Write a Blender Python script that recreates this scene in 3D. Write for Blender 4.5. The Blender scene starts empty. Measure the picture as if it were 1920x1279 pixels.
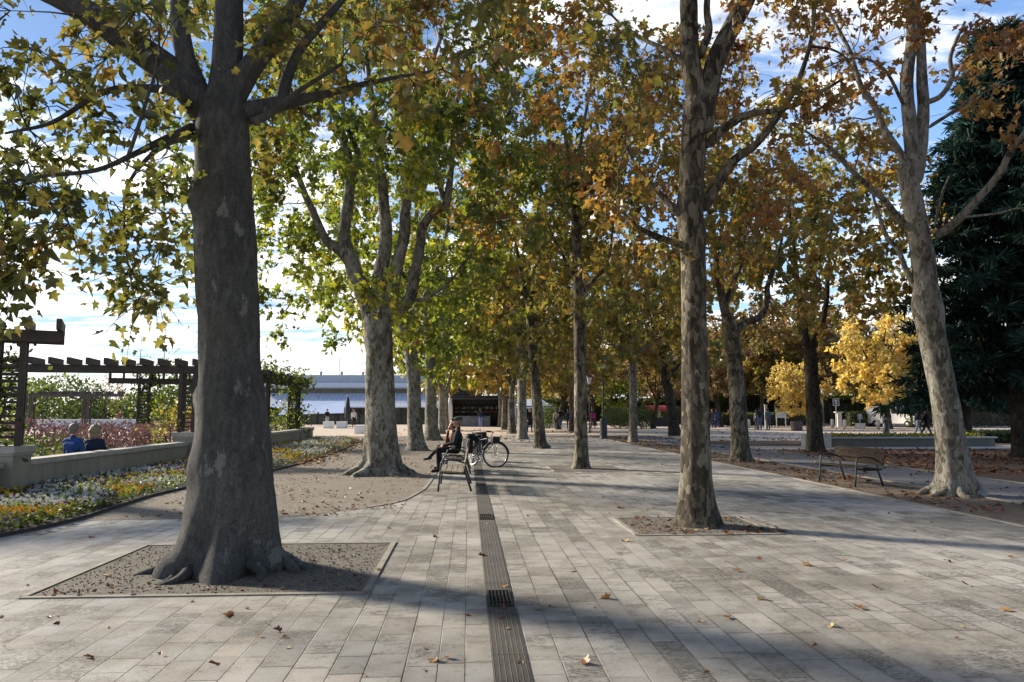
import bpy, bmesh, math, random
import numpy as np
from mathutils import Vector, Matrix, Euler, noise as mnoise

SC = bpy.context.scene
COL = SC.collection
RNG = np.random.default_rng(7)
random.seed(7)
PI = math.pi
R = math.radians

# ------------------------------------------------------------------ camera
F = 1387.0
HC = 1.6
PITCH = math.atan(130.5 / F)
YAW = math.atan(82 * math.cos(PITCH) / F)
cam = bpy.data.cameras.new('camera')
cam.sensor_fit = 'HORIZONTAL'
cam.sensor_width = 36.0
cam.lens = 36.0 * F / 1920
cam.clip_start = 0.05
cam.clip_end = 3000
camo = bpy.data.objects.new('camera', cam)
COL.objects.link(camo)
camo.location = (0, 0, HC)
camo.rotation_euler = (PI / 2 + PITCH, 0, -YAW)
SC.camera = camo
CM = camo.rotation_euler.to_matrix()


def ray(px, py):
    return CM @ Vector(((px - 960) / F, -(py - 639.5) / F, -1.0))


def G(px, py, z=0.0):
    d = ray(px, py)
    t = (z - HC) / d.z
    return (d.x * t, d.y * t)


def P(px, py, Y):
    d = ray(px, py)
    t = Y / d.y
    return (d.x * t, Y, HC + d.z * t)


def pix(pts):
    """world points (n,3) -> photo pixels (n,2) and depth"""
    p = (np.asarray(pts) - np.array([0, 0, HC])) @ np.array(CM)
    z = np.maximum(-p[:, 2], 1e-3)
    return np.stack([960 + F * p[:, 0] / z, 639.5 - F * p[:, 1] / z], 1), -p[:, 2]


# ------------------------------------------------------------------ tagging / linking
def tag(o, label=None, cat=None, group=None, kind=None):
    if label: o['label'] = label
    if cat: o['category'] = cat
    if group: o['group'] = group
    if kind: o['kind'] = kind
    return o


def empty(name, loc=(0, 0, 0), rz=0.0):
    o = bpy.data.objects.new(name, None)
    COL.objects.link(o)
    o.location = loc
    o.rotation_euler = (0, 0, rz)
    o.empty_display_size = 0.1
    return o


def kids(o):
    return [c for c in ALLKIDS.get(o.name, [])]


ALLKIDS = {}


def setparent(o, p):
    if p is not None:
        o.parent = p
        ALLKIDS.setdefault(p.name, []).append(o)


def copy_tree(o, parent=None):
    c = o.copy()
    COL.objects.link(c)
    c.parent = None
    if parent is not None:
        setparent(c, parent)
    for ch in kids(o):
        copy_tree(ch, c)
    return c


def mesh_obj(name, me, parent=None, mats=()):
    o = bpy.data.objects.new(name, me)
    COL.objects.link(o)
    for m in mats:
        me.materials.append(m)
    setparent(o, parent)
    return o


class MB:
    """collects simple solids into one mesh"""

    def __init__(s):
        s.v, s.f, s.m, s.sm = [], [], [], []

    def add(s, verts, faces, mi=0, smooth=False):
        b = len(s.v)
        s.v.extend([tuple(p) for p in verts])
        for f in faces:
            s.f.append([i + b for i in f])
            s.m.append(mi)
            s.sm.append(smooth)

    def box(s, c, d, rz=0.0, mi=0, rx=0.0, ry=0.0, mat=None):
        hx, hy, hz = d[0] / 2, d[1] / 2, d[2] / 2
        M = mat if mat is not None else Euler((rx, ry, rz)).to_matrix()
        vs = [Vector(c) + M @ Vector((x * hx, y * hy, z * hz)) for x in (-1, 1) for y in (-1, 1) for z in (-1, 1)]
        s.add(vs, [(0, 1, 3, 2), (4, 6, 7, 5), (0, 4, 5, 1), (2, 3, 7, 6), (0, 2, 6, 4), (1, 5, 7, 3)], mi)

    def bar(s, a, b, w, h, mi=0, up=(0, 0, 1)):
        a, b = Vector(a), Vector(b)
        y = (b - a)
        L = y.length
        y.normalize()
        x = y.cross(Vector(up))
        if x.length < 1e-4: x = y.cross(Vector((1, 0, 0)))
        x.normalize()
        z = x.cross(y)
        M = Matrix((x, y, z)).transposed()
        s.box((a + b) / 2, (w, L, h), mat=M, mi=mi)

    def tube(s, pts, r, k=8, mi=0, closed=False, caps=True):
        pts = [Vector(p) for p in pts]
        n = len(pts)
        rs = r if hasattr(r, '__len__') else [r] * n
        tang = []
        for i in range(n):
            if closed:
                t = pts[(i + 1) % n] - pts[i - 1]
            else:
                t = pts[min(i + 1, n - 1)] - pts[max(i - 1, 0)]
            tang.append(t.normalized() if t.length > 1e-9 else Vector((0, 0, 1)))
        u = tang[0].orthogonal().normalized()
        vs = []
        for i in range(n):
            t = tang[i]
            u = (u - t * u.dot(t))
            u = u.normalized() if u.length > 1e-6 else t.orthogonal().normalized()
            w = t.cross(u)
            for j in range(k):
                a = 2 * PI * j / k
                vs.append(pts[i] + (u * math.cos(a) + w * math.sin(a)) * rs[i])
        fs = []
        m = n if closed else n - 1
        for i in range(m):
            for j in range(k):
                a, b = i * k + j, i * k + (j + 1) % k
                c, d = ((i + 1) % n) * k + (j + 1) % k, ((i + 1) % n) * k + j
                fs.append((a, b, c, d))
        if caps and not closed:
            fs.append(tuple(range(k))[::-1])
            fs.append(tuple((n - 1) * k + j for j in range(k)))
        s.add(vs, fs, mi, True)

    def lathe(s, prof, c=(0, 0, 0), k=16, mi=0, smooth=True):
        vs, fs = [], []
        for (r, z) in prof:
            for j in range(k):
                a = 2 * PI * j / k
                vs.append((c[0] + r * math.cos(a), c[1] + r * math.sin(a), c[2] + z))
        for i in range(len(prof) - 1):
            for j in range(k):
                fs.append((i * k + j, i * k + (j + 1) % k, (i + 1) * k + (j + 1) % k, (i + 1) * k + j))
        fs.append(tuple(range(k))[::-1])
        fs.append(tuple((len(prof) - 1) * k + j for j in range(k)))
        s.add(vs, fs, mi, smooth)

    def prism(s, poly, z0, z1, mi=0):
        n = len(poly)
        vs = [(x, y, z0) for x, y in poly] + [(x, y, z1) for x, y in poly]
        fs = [tuple(range(n))[::-1], tuple(range(n, 2 * n))]
        for i in range(n):
            fs.append((i, (i + 1) % n, n + (i + 1) % n, n + i))
        s.add(vs, fs, mi)

    def extrude(s, prof, a, b, mi=0):
        """profile [(u,z)] swept from a to b (u to the right of travel)"""
        a, b = Vector(a), Vector(b)
        y = (b - a).normalized()
        x = y.cross(Vector((0, 0, 1))).normalized()
        n = len(prof)
        vs = [a + x * u + Vector((0, 0, z)) for u, z in prof] + [b + x * u + Vector((0, 0, z)) for u, z in prof]
        fs = [tuple(range(n)), tuple(range(n, 2 * n))[::-1]]
        for i in range(n):
            fs.append((i, n + i, n + (i + 1) % n, (i + 1) % n))
        s.add(vs, fs, mi)

    def ball(s, c, r, k=12, n=8, mi=0, sc=(1, 1, 1), rough=0.0, seed=0):
        vs, fs = [], []
        for i in range(n + 1):
            th = PI * i / n
            for j in range(k):
                a = 2 * PI * j / k
                d = Vector((math.sin(th) * math.cos(a), math.sin(th) * math.sin(a), math.cos(th)))
                q = 1 + rough * mnoise.noise(d * 2.3 + Vector((seed, seed * 1.7, 0)))
                vs.append((c[0] + d.x * r * sc[0] * q, c[1] + d.y * r * sc[1] * q, c[2] + d.z * r * sc[2] * q))
        for i in range(n):
            for j in range(k):
                fs.append((i * k + j, (i + 1) * k + j, (i + 1) * k + (j + 1) % k, i * k + (j + 1) % k))
        s.add(vs, fs, mi, True)

    def build(s, name, mats, parent=None, bevel=0.0, loc=None):
        me = bpy.data.meshes.new(name)
        me.from_pydata(s.v, [], s.f)
        if not isinstance(mats, (list, tuple)): mats = [mats]
        for m in mats: me.materials.append(m)
        me.polygons.foreach_set('material_index', s.m)
        me.polygons.foreach_set('use_smooth', s.sm)
        me.update()
        bm = bmesh.new(); bm.from_mesh(me)
        bmesh.ops.recalc_face_normals(bm, faces=bm.faces)
        bm.to_mesh(me); bm.free()
        o = bpy.data.objects.new(name, me)
        COL.objects.link(o)
        setparent(o, parent)
        if loc: o.location = loc
        if bevel:
            b = o.modifiers.new('bevel', 'BEVEL'); b.width = bevel; b.segments = 2; b.limit_method = 'ANGLE'
        return o


def sheet(name, poly, z, mat, kind='structure'):
    me = bpy.data.meshes.new(name)
    me.from_pydata([(x, y, z) for x, y in poly], [], [tuple(range(len(poly)))])
    if me.polygons[0].normal.z < 0:
        me.flip_normals()
    me.materials.append(mat)
    o = bpy.data.objects.new(name, me)
    COL.objects.link(o)
    if kind: o['kind'] = kind
    return o


# ------------------------------------------------------------------ node helpers
class Val:
    def __init__(s, nt, sock): s.nt, s.s = nt, sock

    def _m(s, op, *o):
        n = s.nt.nodes.new('ShaderNodeMath'); n.operation = op
        for i, x in enumerate((s,) + o):
            if isinstance(x, Val): s.nt.links.new(x.s, n.inputs[i])
            else: n.inputs[i].default_value = x
        return Val(s.nt, n.outputs[0])

    def __add__(s, o): return s._m('ADD', o)
    def __sub__(s, o): return s._m('SUBTRACT', o)
    def __mul__(s, o): return s._m('MULTIPLY', o)
    def __truediv__(s, o): return s._m('DIVIDE', o)
    def pow(s, o): return s._m('POWER', o)
    def floor(s): return s._m('FLOOR')
    def fract(s): return s._m('FRACT')
    def sin(s): return s._m('SINE')
    def min(s, o): return s._m('MINIMUM', o)
    def max(s, o): return s._m('MAXIMUM', o)
    def gt(s, o): return s._m('GREATER_THAN', o)
    def abs(s): return s._m('ABSOLUTE')
    def inv(s): return (s * -1.0) + 1.0

    def step(s, a, b, c=0.0, d=1.0):
        n = s.nt.nodes.new('ShaderNodeMapRange'); n.interpolation_type = 'SMOOTHSTEP'
        s.nt.links.new(s.s, n.inputs[0])
        for i, x in zip((1, 2, 3, 4), (a, b, c, d)):
            if isinstance(x, Val): s.nt.links.new(x.s, n.inputs[i])
            else: n.inputs[i].default_value = x
        return Val(s.nt, n.outputs[0])


class NT:
    def __init__(s, nt): s.nt = nt

    def new(s, t): return s.nt.nodes.new(t)

    def link(s, a, b):
        s.nt.links.new(a.s if isinstance(a, Val) else a, b)

    def pos(s):
        return s.new('ShaderNodeNewGeometry').outputs['Position']

    def obj(s):
        return s.new('ShaderNodeTexCoord').outputs['Object']

    def xyz(s, v):
        n = s.new('ShaderNodeSeparateXYZ'); s.link(v, n.inputs[0])
        return [Val(s.nt, n.outputs[i]) for i in range(3)]

    def vec(s, x, y, z=0.0):
        n = s.new('ShaderNodeCombineXYZ')
        for i, q in enumerate((x, y, z)):
            if isinstance(q, Val): s.link(q, n.inputs[i])
            else: n.inputs[i].default_value = q
        return n.outputs[0]

    def map(s, v, scale=(1, 1, 1), loc=(0, 0, 0)):
        n = s.new('ShaderNodeMapping'); s.link(v, n.inputs[0])
        n.inputs['Scale'].default_value = scale; n.inputs['Location'].default_value = loc
        return n.outputs[0]

    def noise(s, v, scale, detail=3.0, rough=0.55, dist=0.0, out=0):
        n = s.new('ShaderNodeTexNoise')
        s.link(v, n.inputs['Vector'])
        n.inputs['Scale'].default_value = scale; n.inputs['Detail'].default_value = detail
        n.inputs['Roughness'].default_value = rough; n.inputs['Distortion'].default_value = dist
        return Val(s.nt, n.outputs[out])

    def vor(s, v, scale, feat='F1', out='Distance', rnd=1.0):
        n = s.new('ShaderNodeTexVoronoi'); n.feature = feat
        s.link(v, n.inputs['Vector']); n.inputs['Scale'].default_value = scale
        n.inputs['Randomness'].default_value = rnd
        return Val(s.nt, n.outputs[out])

    def white(s, v):
        n = s.new('ShaderNodeTexWhiteNoise'); n.noise_dimensions = '3D'
        s.link(v, n.inputs['Vector'])
        return Val(s.nt, n.outputs['Value'])

    def ramp(s, f, stops, const=False):
        n = s.new('ShaderNodeValToRGB')
        if const: n.color_ramp.interpolation = 'CONSTANT'
        e = n.color_ramp.elements
        while len(e) < len(stops): e.new(0.5)
        for el, (p, c) in zip(e, stops):
            el.position = p; el.color = (*c, 1) if len(c) == 3 else c
        s.link(f, n.inputs[0])
        return n.outputs[0]

    def mix(s, f, a, b, mode='MIX'):
        n = s.new('ShaderNodeMix'); n.data_type = 'RGBA'; n.blend_type = mode
        for i, q in ((0, f), (6, a), (7, b)):
            if isinstance(q, (Val, bpy.types.NodeSocket)): s.link(q, n.inputs[i])
            elif isinstance(q, (int, float)): n.inputs[i].default_value = q
            else: n.inputs[i].default_value = (*q, 1)
        return n.outputs[2]

    def attr(s, name):
        n = s.new('ShaderNodeAttribute'); n.attribute_name = name
        return n

    def rand(s):
        return Val(s.nt, s.new('ShaderNodeObjectInfo').outputs['Random'])


def mat(name, fn=None, col=(0.5, 0.5, 0.5), rough=0.6, metal=0.0, spec=0.4, trans=0.0):
    m = bpy.data.materials.new(name)
    m.use_nodes = True
    nt = m.node_tree
    b = nt.nodes['Principled BSDF']
    b.inputs['Base Color'].default_value = (*col, 1)
    b.inputs['Roughness'].default_value = rough
    b.inputs['Metallic'].default_value = metal
    b.inputs['Specular IOR Level'].default_value = spec
    if fn:
        T = NT(nt)
        r = fn(T) or {}
        if 'col' in r: T.link(r['col'], b.inputs['Base Color'])
        if 'rough' in r: T.link(r['rough'], b.inputs['Roughness'])
        if 'bump' in r:
            bp = nt.nodes.new('ShaderNodeBump')
            bp.inputs['Strength'].default_value = r.get('bs', 0.5)
            bp.inputs['Distance'].default_value = r.get('bd', 0.02)
            T.link(r['bump'], bp.inputs['Height'])
            T.link(bp.outputs[0], b.inputs['Normal'])
    return m


def worn(name, col, rough=0.6, var=0.25, scale=6.0, metal=0.0, spec=0.4, stretch=(1, 1, 1), bump=0.2, bd=0.004):
    """plain material with patchy wear and a little relief"""
    def fn(T):
        v = T.map(T.obj(), stretch)
        n = T.noise(v, scale, 5, 0.6)
        n2 = T.noise(v, scale * 9, 2, 0.5)
        k = n * 0.7 + n2 * 0.3
        lo = tuple(c * (1 - var) for c in col); hi = tuple(min(1, c * (1 + var)) for c in col)
        return dict(col=T.ramp(k, [(0.3, lo), (0.7, hi)]), rough=n.step(0.2, 0.8, rough - .1, min(1, rough + .1)), bump=n2, bs=bump, bd=bd)
    return mat(name, fn, rough=rough, metal=metal, spec=spec)
# ------------------------------------------------------------------ materials of the setting
def f_paving(T):
    x, y, z = T.xyz(T.pos())
    w = T.noise(T.vec(x, y), 1.3, 2)
    xw = x + (x * 4.1).sin() * 0.03 + (x * 9.7 + 1.0).sin() * 0.014
    u = xw / 0.21
    col = u.floor(); fu = u.fract()
    r1 = T.white(T.vec(col, 3.3)); r2 = T.white(T.vec(col, 9.1))
    ln = r1 * 0.30 + 0.26
    vv = y / ln + r2 * 10.0
    row = vv.floor(); fv = vv.fract()
    du = fu.min(fu.inv()) * 0.21
    dv = fv.min(fv.inv()) * ln
    jn = T.noise(T.vec(x, y), 22, 3)
    d = du.min(dv) + (jn - 0.5) * 0.009
    joint = d.step(0.001, 0.006)            # 0 in the joint
    jw = T.noise(T.vec(x, y), 0.8, 3)
    sl = T.white(T.vec(col, row, 1.7)); sl2 = T.white(T.vec(col, row, 5.2)); sl3 = T.white(T.vec(col, row, 8.8))
    base = T.ramp(sl, [(0, (.30, .288, .262)), (.15, (.355, .340, .309)), (.6, (.40, .383, .348)), (.88, (.43, .41, .372)), (1, (.465, .445, .405))])
    warm = T.ramp(sl2, [(0, (.985, .99, 1.0)), (.7, (1, 1, 1)), (1, (1.02, .99, .97))])
    base = T.mix(1.0, base, warm, 'MULTIPLY')
    # cloudy wear and grime
    g1 = T.noise(T.vec(x, y), 0.45, 5, .6)
    g2 = T.noise(T.vec(x, y), 3.2, 6, .65)
    g3 = T.noise(T.vec(x * 1.0, y * 1.5), 38, 4, .7)
    grime = (g1 * 0.55 + g2 * 0.35 + g3 * 0.22)
    base = T.mix(grime.step(.46, .68), base, T.mix(1.0, base, (.52, .50, .46), 'MULTIPLY'))
    base = T.mix(grime.step(.50, .30) * 0.35, base, (.52, .49, .44))
    # travertine pits: short dark streaks across the slab, in drifts; some slabs much more eaten than others
    wear = sl3.pow(3.0) * .16 + (g2 - .5) * .30 + (g1 - .5) * .22
    p = T.noise(T.vec(x * 30.0, y * 58.0, sl3 * 40.0), 1.0, 5, .70)
    pit = p.step(wear * -1.0 + .625, wear * -1.0 + .69)
    p2 = T.noise(T.vec(x * 8.0, y * 17.0, sl2 * 60.0), 1.0, 6, .72)
    scab = p2.step(wear * -1.0 + .575, wear * -1.0 + .68)
    base = T.mix(scab * .68, base, (.19, .178, .155))
    base = T.mix(pit * .78, base, (.085, .078, .066))
    base = T.mix(d.step(.03, .0) * g2.step(.35, .6) * .4, base, (.15, .138, .115))
    gum = T.vor(T.vec(x, y), 2.6).step(.075, .055) * g3.step(.35, .5)
    base = T.mix(gum * .55, base, (.12, .115, .105))
    fine = T.noise(T.vec(x, y), 160, 2, .5)
    base = T.mix(1.0, base, T.ramp(fine, [(.3, (.86, .86, .86)), (.7, (1.1, 1.1, 1.1))]), 'MULTIPLY')
    jc = T.mix(jw.step(.40, .56), (.27, .25, .215), (.04, .037, .031))
    c = T.mix(joint, jc, base)
    h = joint * 0.6 - pit * 0.5 - scab * .25 + g3 * 0.25 + fine * 0.12 + sl * 0.35
    return dict(col=c, rough=g2.step(.2, .8, .42, .72) + pit * .2, bump=h, bs=0.6, bd=0.010)


def grav(lo, mid, hi, s=90.0, leafy=0.0, bd=0.03, big=1.2):
    def fn(T):
        v = T.pos()
        a = T.vor(v, s, out='Color'); d = T.vor(v, s)
        sep = T.new('ShaderNodeSeparateColor'); T.link(a, sep.inputs[0])
        rnd = Val(T.nt, sep.outputs[0])
        n = T.noise(v, big, 5, .6); n2 = T.noise(v, 14, 4, .65)
        k = rnd * 0.4 + n * 0.35 + n2 * 0.35
        c = T.ramp(k, [(.3, lo), (.52, mid), (.8, hi)])
        c = T.mix(d.step(.35, .8) * 0.5, c, tuple(q * .4 for q in lo))
        if leafy:
            l = T.vor(T.map(v, (1, 1, 1)), 16, out='Color'); ld = T.vor(v, 16)
            s2 = T.new('ShaderNodeSeparateColor'); T.link(l, s2.inputs[0])
            pick = Val(T.nt, s2.outputs[0]).gt(1 - leafy) * ld.step(.42, .36)
            lc = T.ramp(Val(T.nt, s2.outputs[1]), [(0, (.10, .045, .02)), (.5, (.2, .10, .04)), (1, (.30, .19, .08))])
            c = T.mix(pick, c, lc)
        return dict(col=c, bump=(d.inv() * .6 + n2 * .8 + n), bs=.7, bd=bd)
    return fn


M = {}
M['paving'] = mat('travertine_paving', f_paving, spec=.5)
M['square'] = mat('pale_square', grav((.45, .36, .275), (.58, .475, .37), (.68, .57, .46), 40, bd=.004), rough=.95, spec=.1)
M['gravel'] = mat('grey_gravel', grav((.085, .076, .062), (.165, .15, .125), (.29, .265, .225), 95), rough=.95)
M['soil'] = mat('dry_soil', grav((.13, .11, .085), (.235, .205, .165), (.36, .32, .27), 60, leafy=.10), rough=.95)
M['leafsoil'] = mat('leafy_soil', grav((.075, .058, .042), (.15, .115, .082), (.25, .20, .15), 60, leafy=.35), rough=.95)
M['redsoil'] = mat('leaf_covered_soil', grav((.06, .034, .022), (.115, .062, .036), (.20, .115, .065), 26, leafy=.6), rough=.95)
M['asphalt'] = mat('old_asphalt', grav((.10, .10, .105), (.15, .15, .155), (.22, .22, .22), 120, leafy=.04, bd=.006), rough=.9)
M['lawn'] = mat('garden_ground', grav((.04, .05, .018), (.085, .10, .035), (.15, .15, .06), 40), rough=.95)
M['bedsoil'] = mat('bed_soil', grav((.02, .016, .012), (.05, .04, .028), (.09, .075, .055), 50), rough=.95)


def f_kerb(T):
    v = T.pos()
    n = T.noise(v, 5, 5); n2 = T.noise(v, 60, 3)
    return dict(col=T.ramp(n * .6 + n2 * .4, [(.3, (.16, .145, .12)), (.7, (.34, .315, .27))]), bump=n2, bs=.5, bd=.006)


M['kerb'] = mat('kerb_stone', f_kerb, rough=.85)


def f_plaster(T):
    v = T.pos()
    x, y, z = T.xyz(v)
    n = T.noise(v, .7, 5, .65); n2 = T.noise(T.map(v, (3, 3, .5)), 2.0, 5, .65); n3 = T.noise(v, 90, 2)
    c = T.ramp(n * .55 + n2 * .45, [(.32, (.27, .245, .20)), (.55, (.36, .33, .275)), (.75, (.43, .40, .34))])
    c = T.mix(z.step(.22, 0.0) * n2.step(.3, .6) * .6, c, (.13, .115, .09))
    seam = ((y / 2.2).fract() - .5).abs().step(.4985, .4962)
    c = T.mix(seam, (.16, .15, .125), c)
    return dict(col=c, bump=n3 + seam, bs=.3, bd=.004)


M['plaster'] = mat('rendered_wall', f_plaster, rough=.9)
M['coping'] = worn('stone_coping', (.44, .42, .38), .85, .25, 4)
M['wood'] = worn('dark_stained_timber', (.07, .053, .046), .7, .45, 4, stretch=(1, 1, 1), bump=.4)
M['iron'] = worn('dark_cast_iron', (.028, .03, .03), .45, .4, 8, spec=.5)
M['grate'] = worn('iron_grate', (.05, .047, .043), .55, .5, 14, metal=.4)
M['grate_shade'] = mat('painted_drain_shade', col=(.006, .006, .006), rough=1)  # near-black colour standing for the shade below the grate


def f_drain(T):
    x, y, z = T.xyz(T.pos())
    n = T.noise(T.vec(x, y), 3, 5); n2 = T.noise(T.vec(x * 1.0, y * .35), 70, 4, .7)
    g = ((x * 1.0) / 0.034).fract()
    groove = (g - .5).abs().step(.5, .36)
    c = T.ramp(n * .5 + n2 * .5, [(.34, (.045, .042, .036)), (.52, (.11, .102, .088)), (.76, (.23, .212, .18))])
    c = T.mix(groove * .55, c, (.045, .042, .036))
    sj = ((y / 1.0).fract() - .5).abs().step(.493, .497)
    c = T.mix(sj * .8, c, (.02, .02, .018))
    return dict(col=c, bump=n2 - groove * .8 - sj, bs=.7, bd=.008)


M['drain'] = mat('drain_stone', f_drain, rough=.85)


# ---- bark: flaky plane-tree patches
def bark(cols, dark=0.5, sc=1.0, rough_scale=1.0, bs=.6):
    def fn(T):
        o = T.obj()
        rnd = T.rand()
        x, y, z = T.xyz(o)
        sh = rnd * 37.0
        v = T.vec(x + sh, y + sh, z * .42)
        wn = T.new('ShaderNodeTexNoise'); T.link(v, wn.inputs['Vector'])
        wn.inputs['Scale'].default_value = 5 * sc; wn.inputs['Detail'].default_value = 4
        wv = T.new('ShaderNodeVectorMath'); wv.operation = 'MULTIPLY_ADD'
        T.link(wn.outputs['Color'], wv.inputs[0]); wv.inputs[1].default_value = (.28, .28, .28); T.link(v, wv.inputs[2])
        cell = T.vor(wv.outputs[0], 11.5 * sc, out='Color'); edge = T.vor(wv.outputs[0], 11.5 * sc, feat='DISTANCE_TO_EDGE')
        sp = T.new('ShaderNodeSeparateColor'); T.link(cell, sp.inputs[0])
        c1 = Val(T.nt, sp.outputs[0]); c2 = Val(T.nt, sp.outputs[1])
        big = T.noise(v, 1.4 * sc, 4, .6)
        k = c1 * .45 + big * .75 - .1 - dark * .2
        c = T.ramp(k, [(.12, cols[3]), (.3, cols[2]), (.48, cols[1]), (.66, cols[0])])
        fine = T.noise(T.vec(x + sh, y + sh, z * .25), 46, 4, .65)
        c = T.mix(1.0, c, T.ramp(fine, [(.28, (.62, .62, .62)), (.7, (1.18, 1.16, 1.12))]), 'MULTIPLY')
        flake = T.noise(v, 18 * sc, 5, .65)
        c = T.mix(flake.step(.60, .66) * (.35 + .4 * dark), c, cols[3])
        h = k.step(.1, .7) * .5 * -1 + fine * .5 * rough_scale + flake * .5 + edge.step(0, .06) * .3
        return dict(col=c, bump=h, bs=bs, bd=.03)
    return fn


def f_oldbark(T):
    x, y, z = T.xyz(T.obj())
    v = T.vec(x, y, z * .35)
    big = T.noise(v, 2.2, 4, .6); mid = T.noise(T.vec(x, y, z * .42), 15, 6, .72, .5); fine = T.noise(T.vec(x, y, z * .55), 75, 5, .75)
    plate = T.vor(T.vec(x + mid * .06, y + mid * .06, z * .38), 17, feat='DISTANCE_TO_EDGE')
    k = big * .30 + mid * .42 + fine * .36 - .02
    c = T.ramp(k, [(.36, (.055, .054, .052)), (.5, (.115, .114, .11)), (.60, (.20, .198, .19)), (.74, (.34, .335, .32))])
    scar = T.noise(T.vec(x, y, z * .6), 3.1, 6, .68).step(.60, .635)
    c = T.mix(scar * .75, c, (.34, .335, .315))
    return dict(col=c, bump=mid * .9 + fine * .8, bs=1.0, bd=.05)


M['bark_old'] = mat('old_grey_bark', f_oldbark, rough=.95, spec=.15)
M['bark_pale'] = mat('pale_plane_bark', bark([(.34, .325, .28), (.26, .245, .21), (.155, .142, .116), (.06, .052, .042)], .52, 1.45), rough=.85, spec=.2)
M['bark_mid'] = mat('mottled_plane_bark', bark([(.31, .285, .225), (.18, .16, .122), (.085, .073, .055), (.04, .034, .027)], .70, 1.3), rough=.88, spec=.2)
M['bark_dark'] = mat('dark_rough_bark', bark([(.11, .095, .075), (.075, .065, .052), (.05, .043, .035), (.028, .024, .02)], .7, 1.4, 1.6), rough=.95, spec=.1)


def leafmat(name, stops, tr=0.52, gloss=0.10, tint=(2.0, 1.8, .9), k=1.25):
    stops = [(p, tuple(min(.8, q * k) for q in c)) for p, c in stops]
    m = bpy.data.materials.new(name); m.use_nodes = True
    nt = m.node_tree; T = NT(nt)
    nt.nodes.remove(nt.nodes['Principled BSDF'])
    out = nt.nodes['Material Output']
    a = T.attr('tone'); rnd = T.rand()
    t = Val(nt, a.outputs['Fac'])
    c = T.ramp(t, stops)
    vein = T.noise(T.obj(), 22, 3, .6)
    c = T.mix(1.0, c, T.ramp(vein, [(.3, (.78, .78, .78)), (.7, (1.2, 1.2, 1.2))]), 'MULTIPLY')
    d = T.new('ShaderNodeBsdfDiffuse'); T.link(c, d.inputs[0])
    tc = T.mix(1.0, c, tint, 'MULTIPLY')
    tl = T.new('ShaderNodeBsdfTranslucent'); T.link(tc, tl.inputs[0])
    mx = T.new('ShaderNodeMixShader'); mx.inputs[0].default_value = tr
    T.link(d.outputs[0], mx.inputs[1]); T.link(tl.outputs[0], mx.inputs[2])
    gl = T.new('ShaderNodeBsdfGlossy'); gl.inputs['Roughness'].default_value = .42; gl.inputs[0].default_value = (.8, .8, .8, 1)
    m2 = T.new('ShaderNodeMixShader'); m2.inputs[0].default_value = gloss * .5
    T.link(mx.outputs[0], m2.inputs[1]); T.link(gl.outputs[0], m2.inputs[2])
    T.link(m2.outputs[0], out.inputs['Surface'])
    return m


M['leaf_green'] = leafmat('green_plane_leaf', [(0, (.045, .062, .013)), (.35, (.085, .102, .016)), (.62, (.135, .140, .02)), (.80, (.20, .165, .026)), (.92, (.24, .135, .024)), (1, (.15, .07, .024))], tint=(1.75, 1.8, .85), k=1.7)
M['leaf_olive'] = leafmat('olive_plane_leaf', [(0, (.042, .050, .018)), (.3, (.078, .084, .024)), (.55, (.125, .108, .03)), (.75, (.155, .098, .032)), (1, (.12, .058, .026))], tint=(1.65, 1.6, .95), k=1.5)
M['leaf_rust'] = leafmat('rust_plane_leaf', [(0, (.085, .082, .02)), (.22, (.14, .10, .024)), (.48, (.175, .092, .026)), (.72, (.145, .062, .022)), (1, (.09, .036, .018))], tint=(1.65, 1.6, 1.05), k=1.35)
M['leaf_gold'] = leafmat('gold_plane_leaf', [(0, (.070, .080, .020)), (.3, (.130, .116, .026)), (.58, (.195, .125, .03)), (.8, (.175, .088, .027)), (1, (.11, .052, .023))], tint=(1.7, 1.65, 1.05), k=1.42)
M['leaf_yellow'] = leafmat('yellow_leaf', [(0, (.13, .12, .04)), (.35, (.32, .255, .085)), (.7, (.46, .365, .14)), (1, (.43, .28, .11))])
M['leaf_brown'] = leafmat('brown_leaf', [(0, (.06, .058, .024)), (.4, (.12, .085, .034)), (.7, (.15, .082, .034)), (1, (.13, .055, .027))], tint=(1.7, 1.6, 1.0), k=1.5)
M['leaf_shrub'] = leafmat('shrub_leaf', [(0, (.025, .045, .014)), (.5, (.06, .09, .022)), (.85, (.12, .14, .035)), (1, (.2, .16, .05))])
M['leaf_pink'] = leafmat('pink_shrub_leaf', [(0, (.075, .065, .045)), (.35, (.15, .08, .075)), (.7, (.24, .115, .125)), (1, (.32, .22, .20))], .25, tint=(1.2, 1.1, 1.1), k=1)
M['leaf_dry'] = leafmat('dry_fallen_leaf', [(0, (.085, .03, .016)), (.35, (.15, .06, .026)), (.65, (.235, .115, .045)), (.85, (.33, .20, .085)), (1, (.42, .34, .20))], .15, k=1, tint=(1.2, 1.1, .9))
M['needle'] = leafmat('dark_spruce_needles', [(0, (.006, .013, .011)), (.5, (.012, .026, .02)), (1, (.026, .046, .034))], .15, .03, k=2.3, tint=(1.1, 1.2, 1.0))
M['petal'] = leafmat('pansy_petal', [(0, (.60, .60, .58)), (.36, (.62, .60, .55)), (.38, (.30, .32, .50)), (.46, (.40, .41, .58)), (.48, (.10, .02, .035)), (.56, (.16, .03, .05)), (.58, (.55, .38, .04)), (.82, (.64, .47, .07)), (.84, (.56, .24, .03)), (1, (.62, .30, .03))], .25, .03, k=1, tint=(1.2, 1.2, 1.0))
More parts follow.
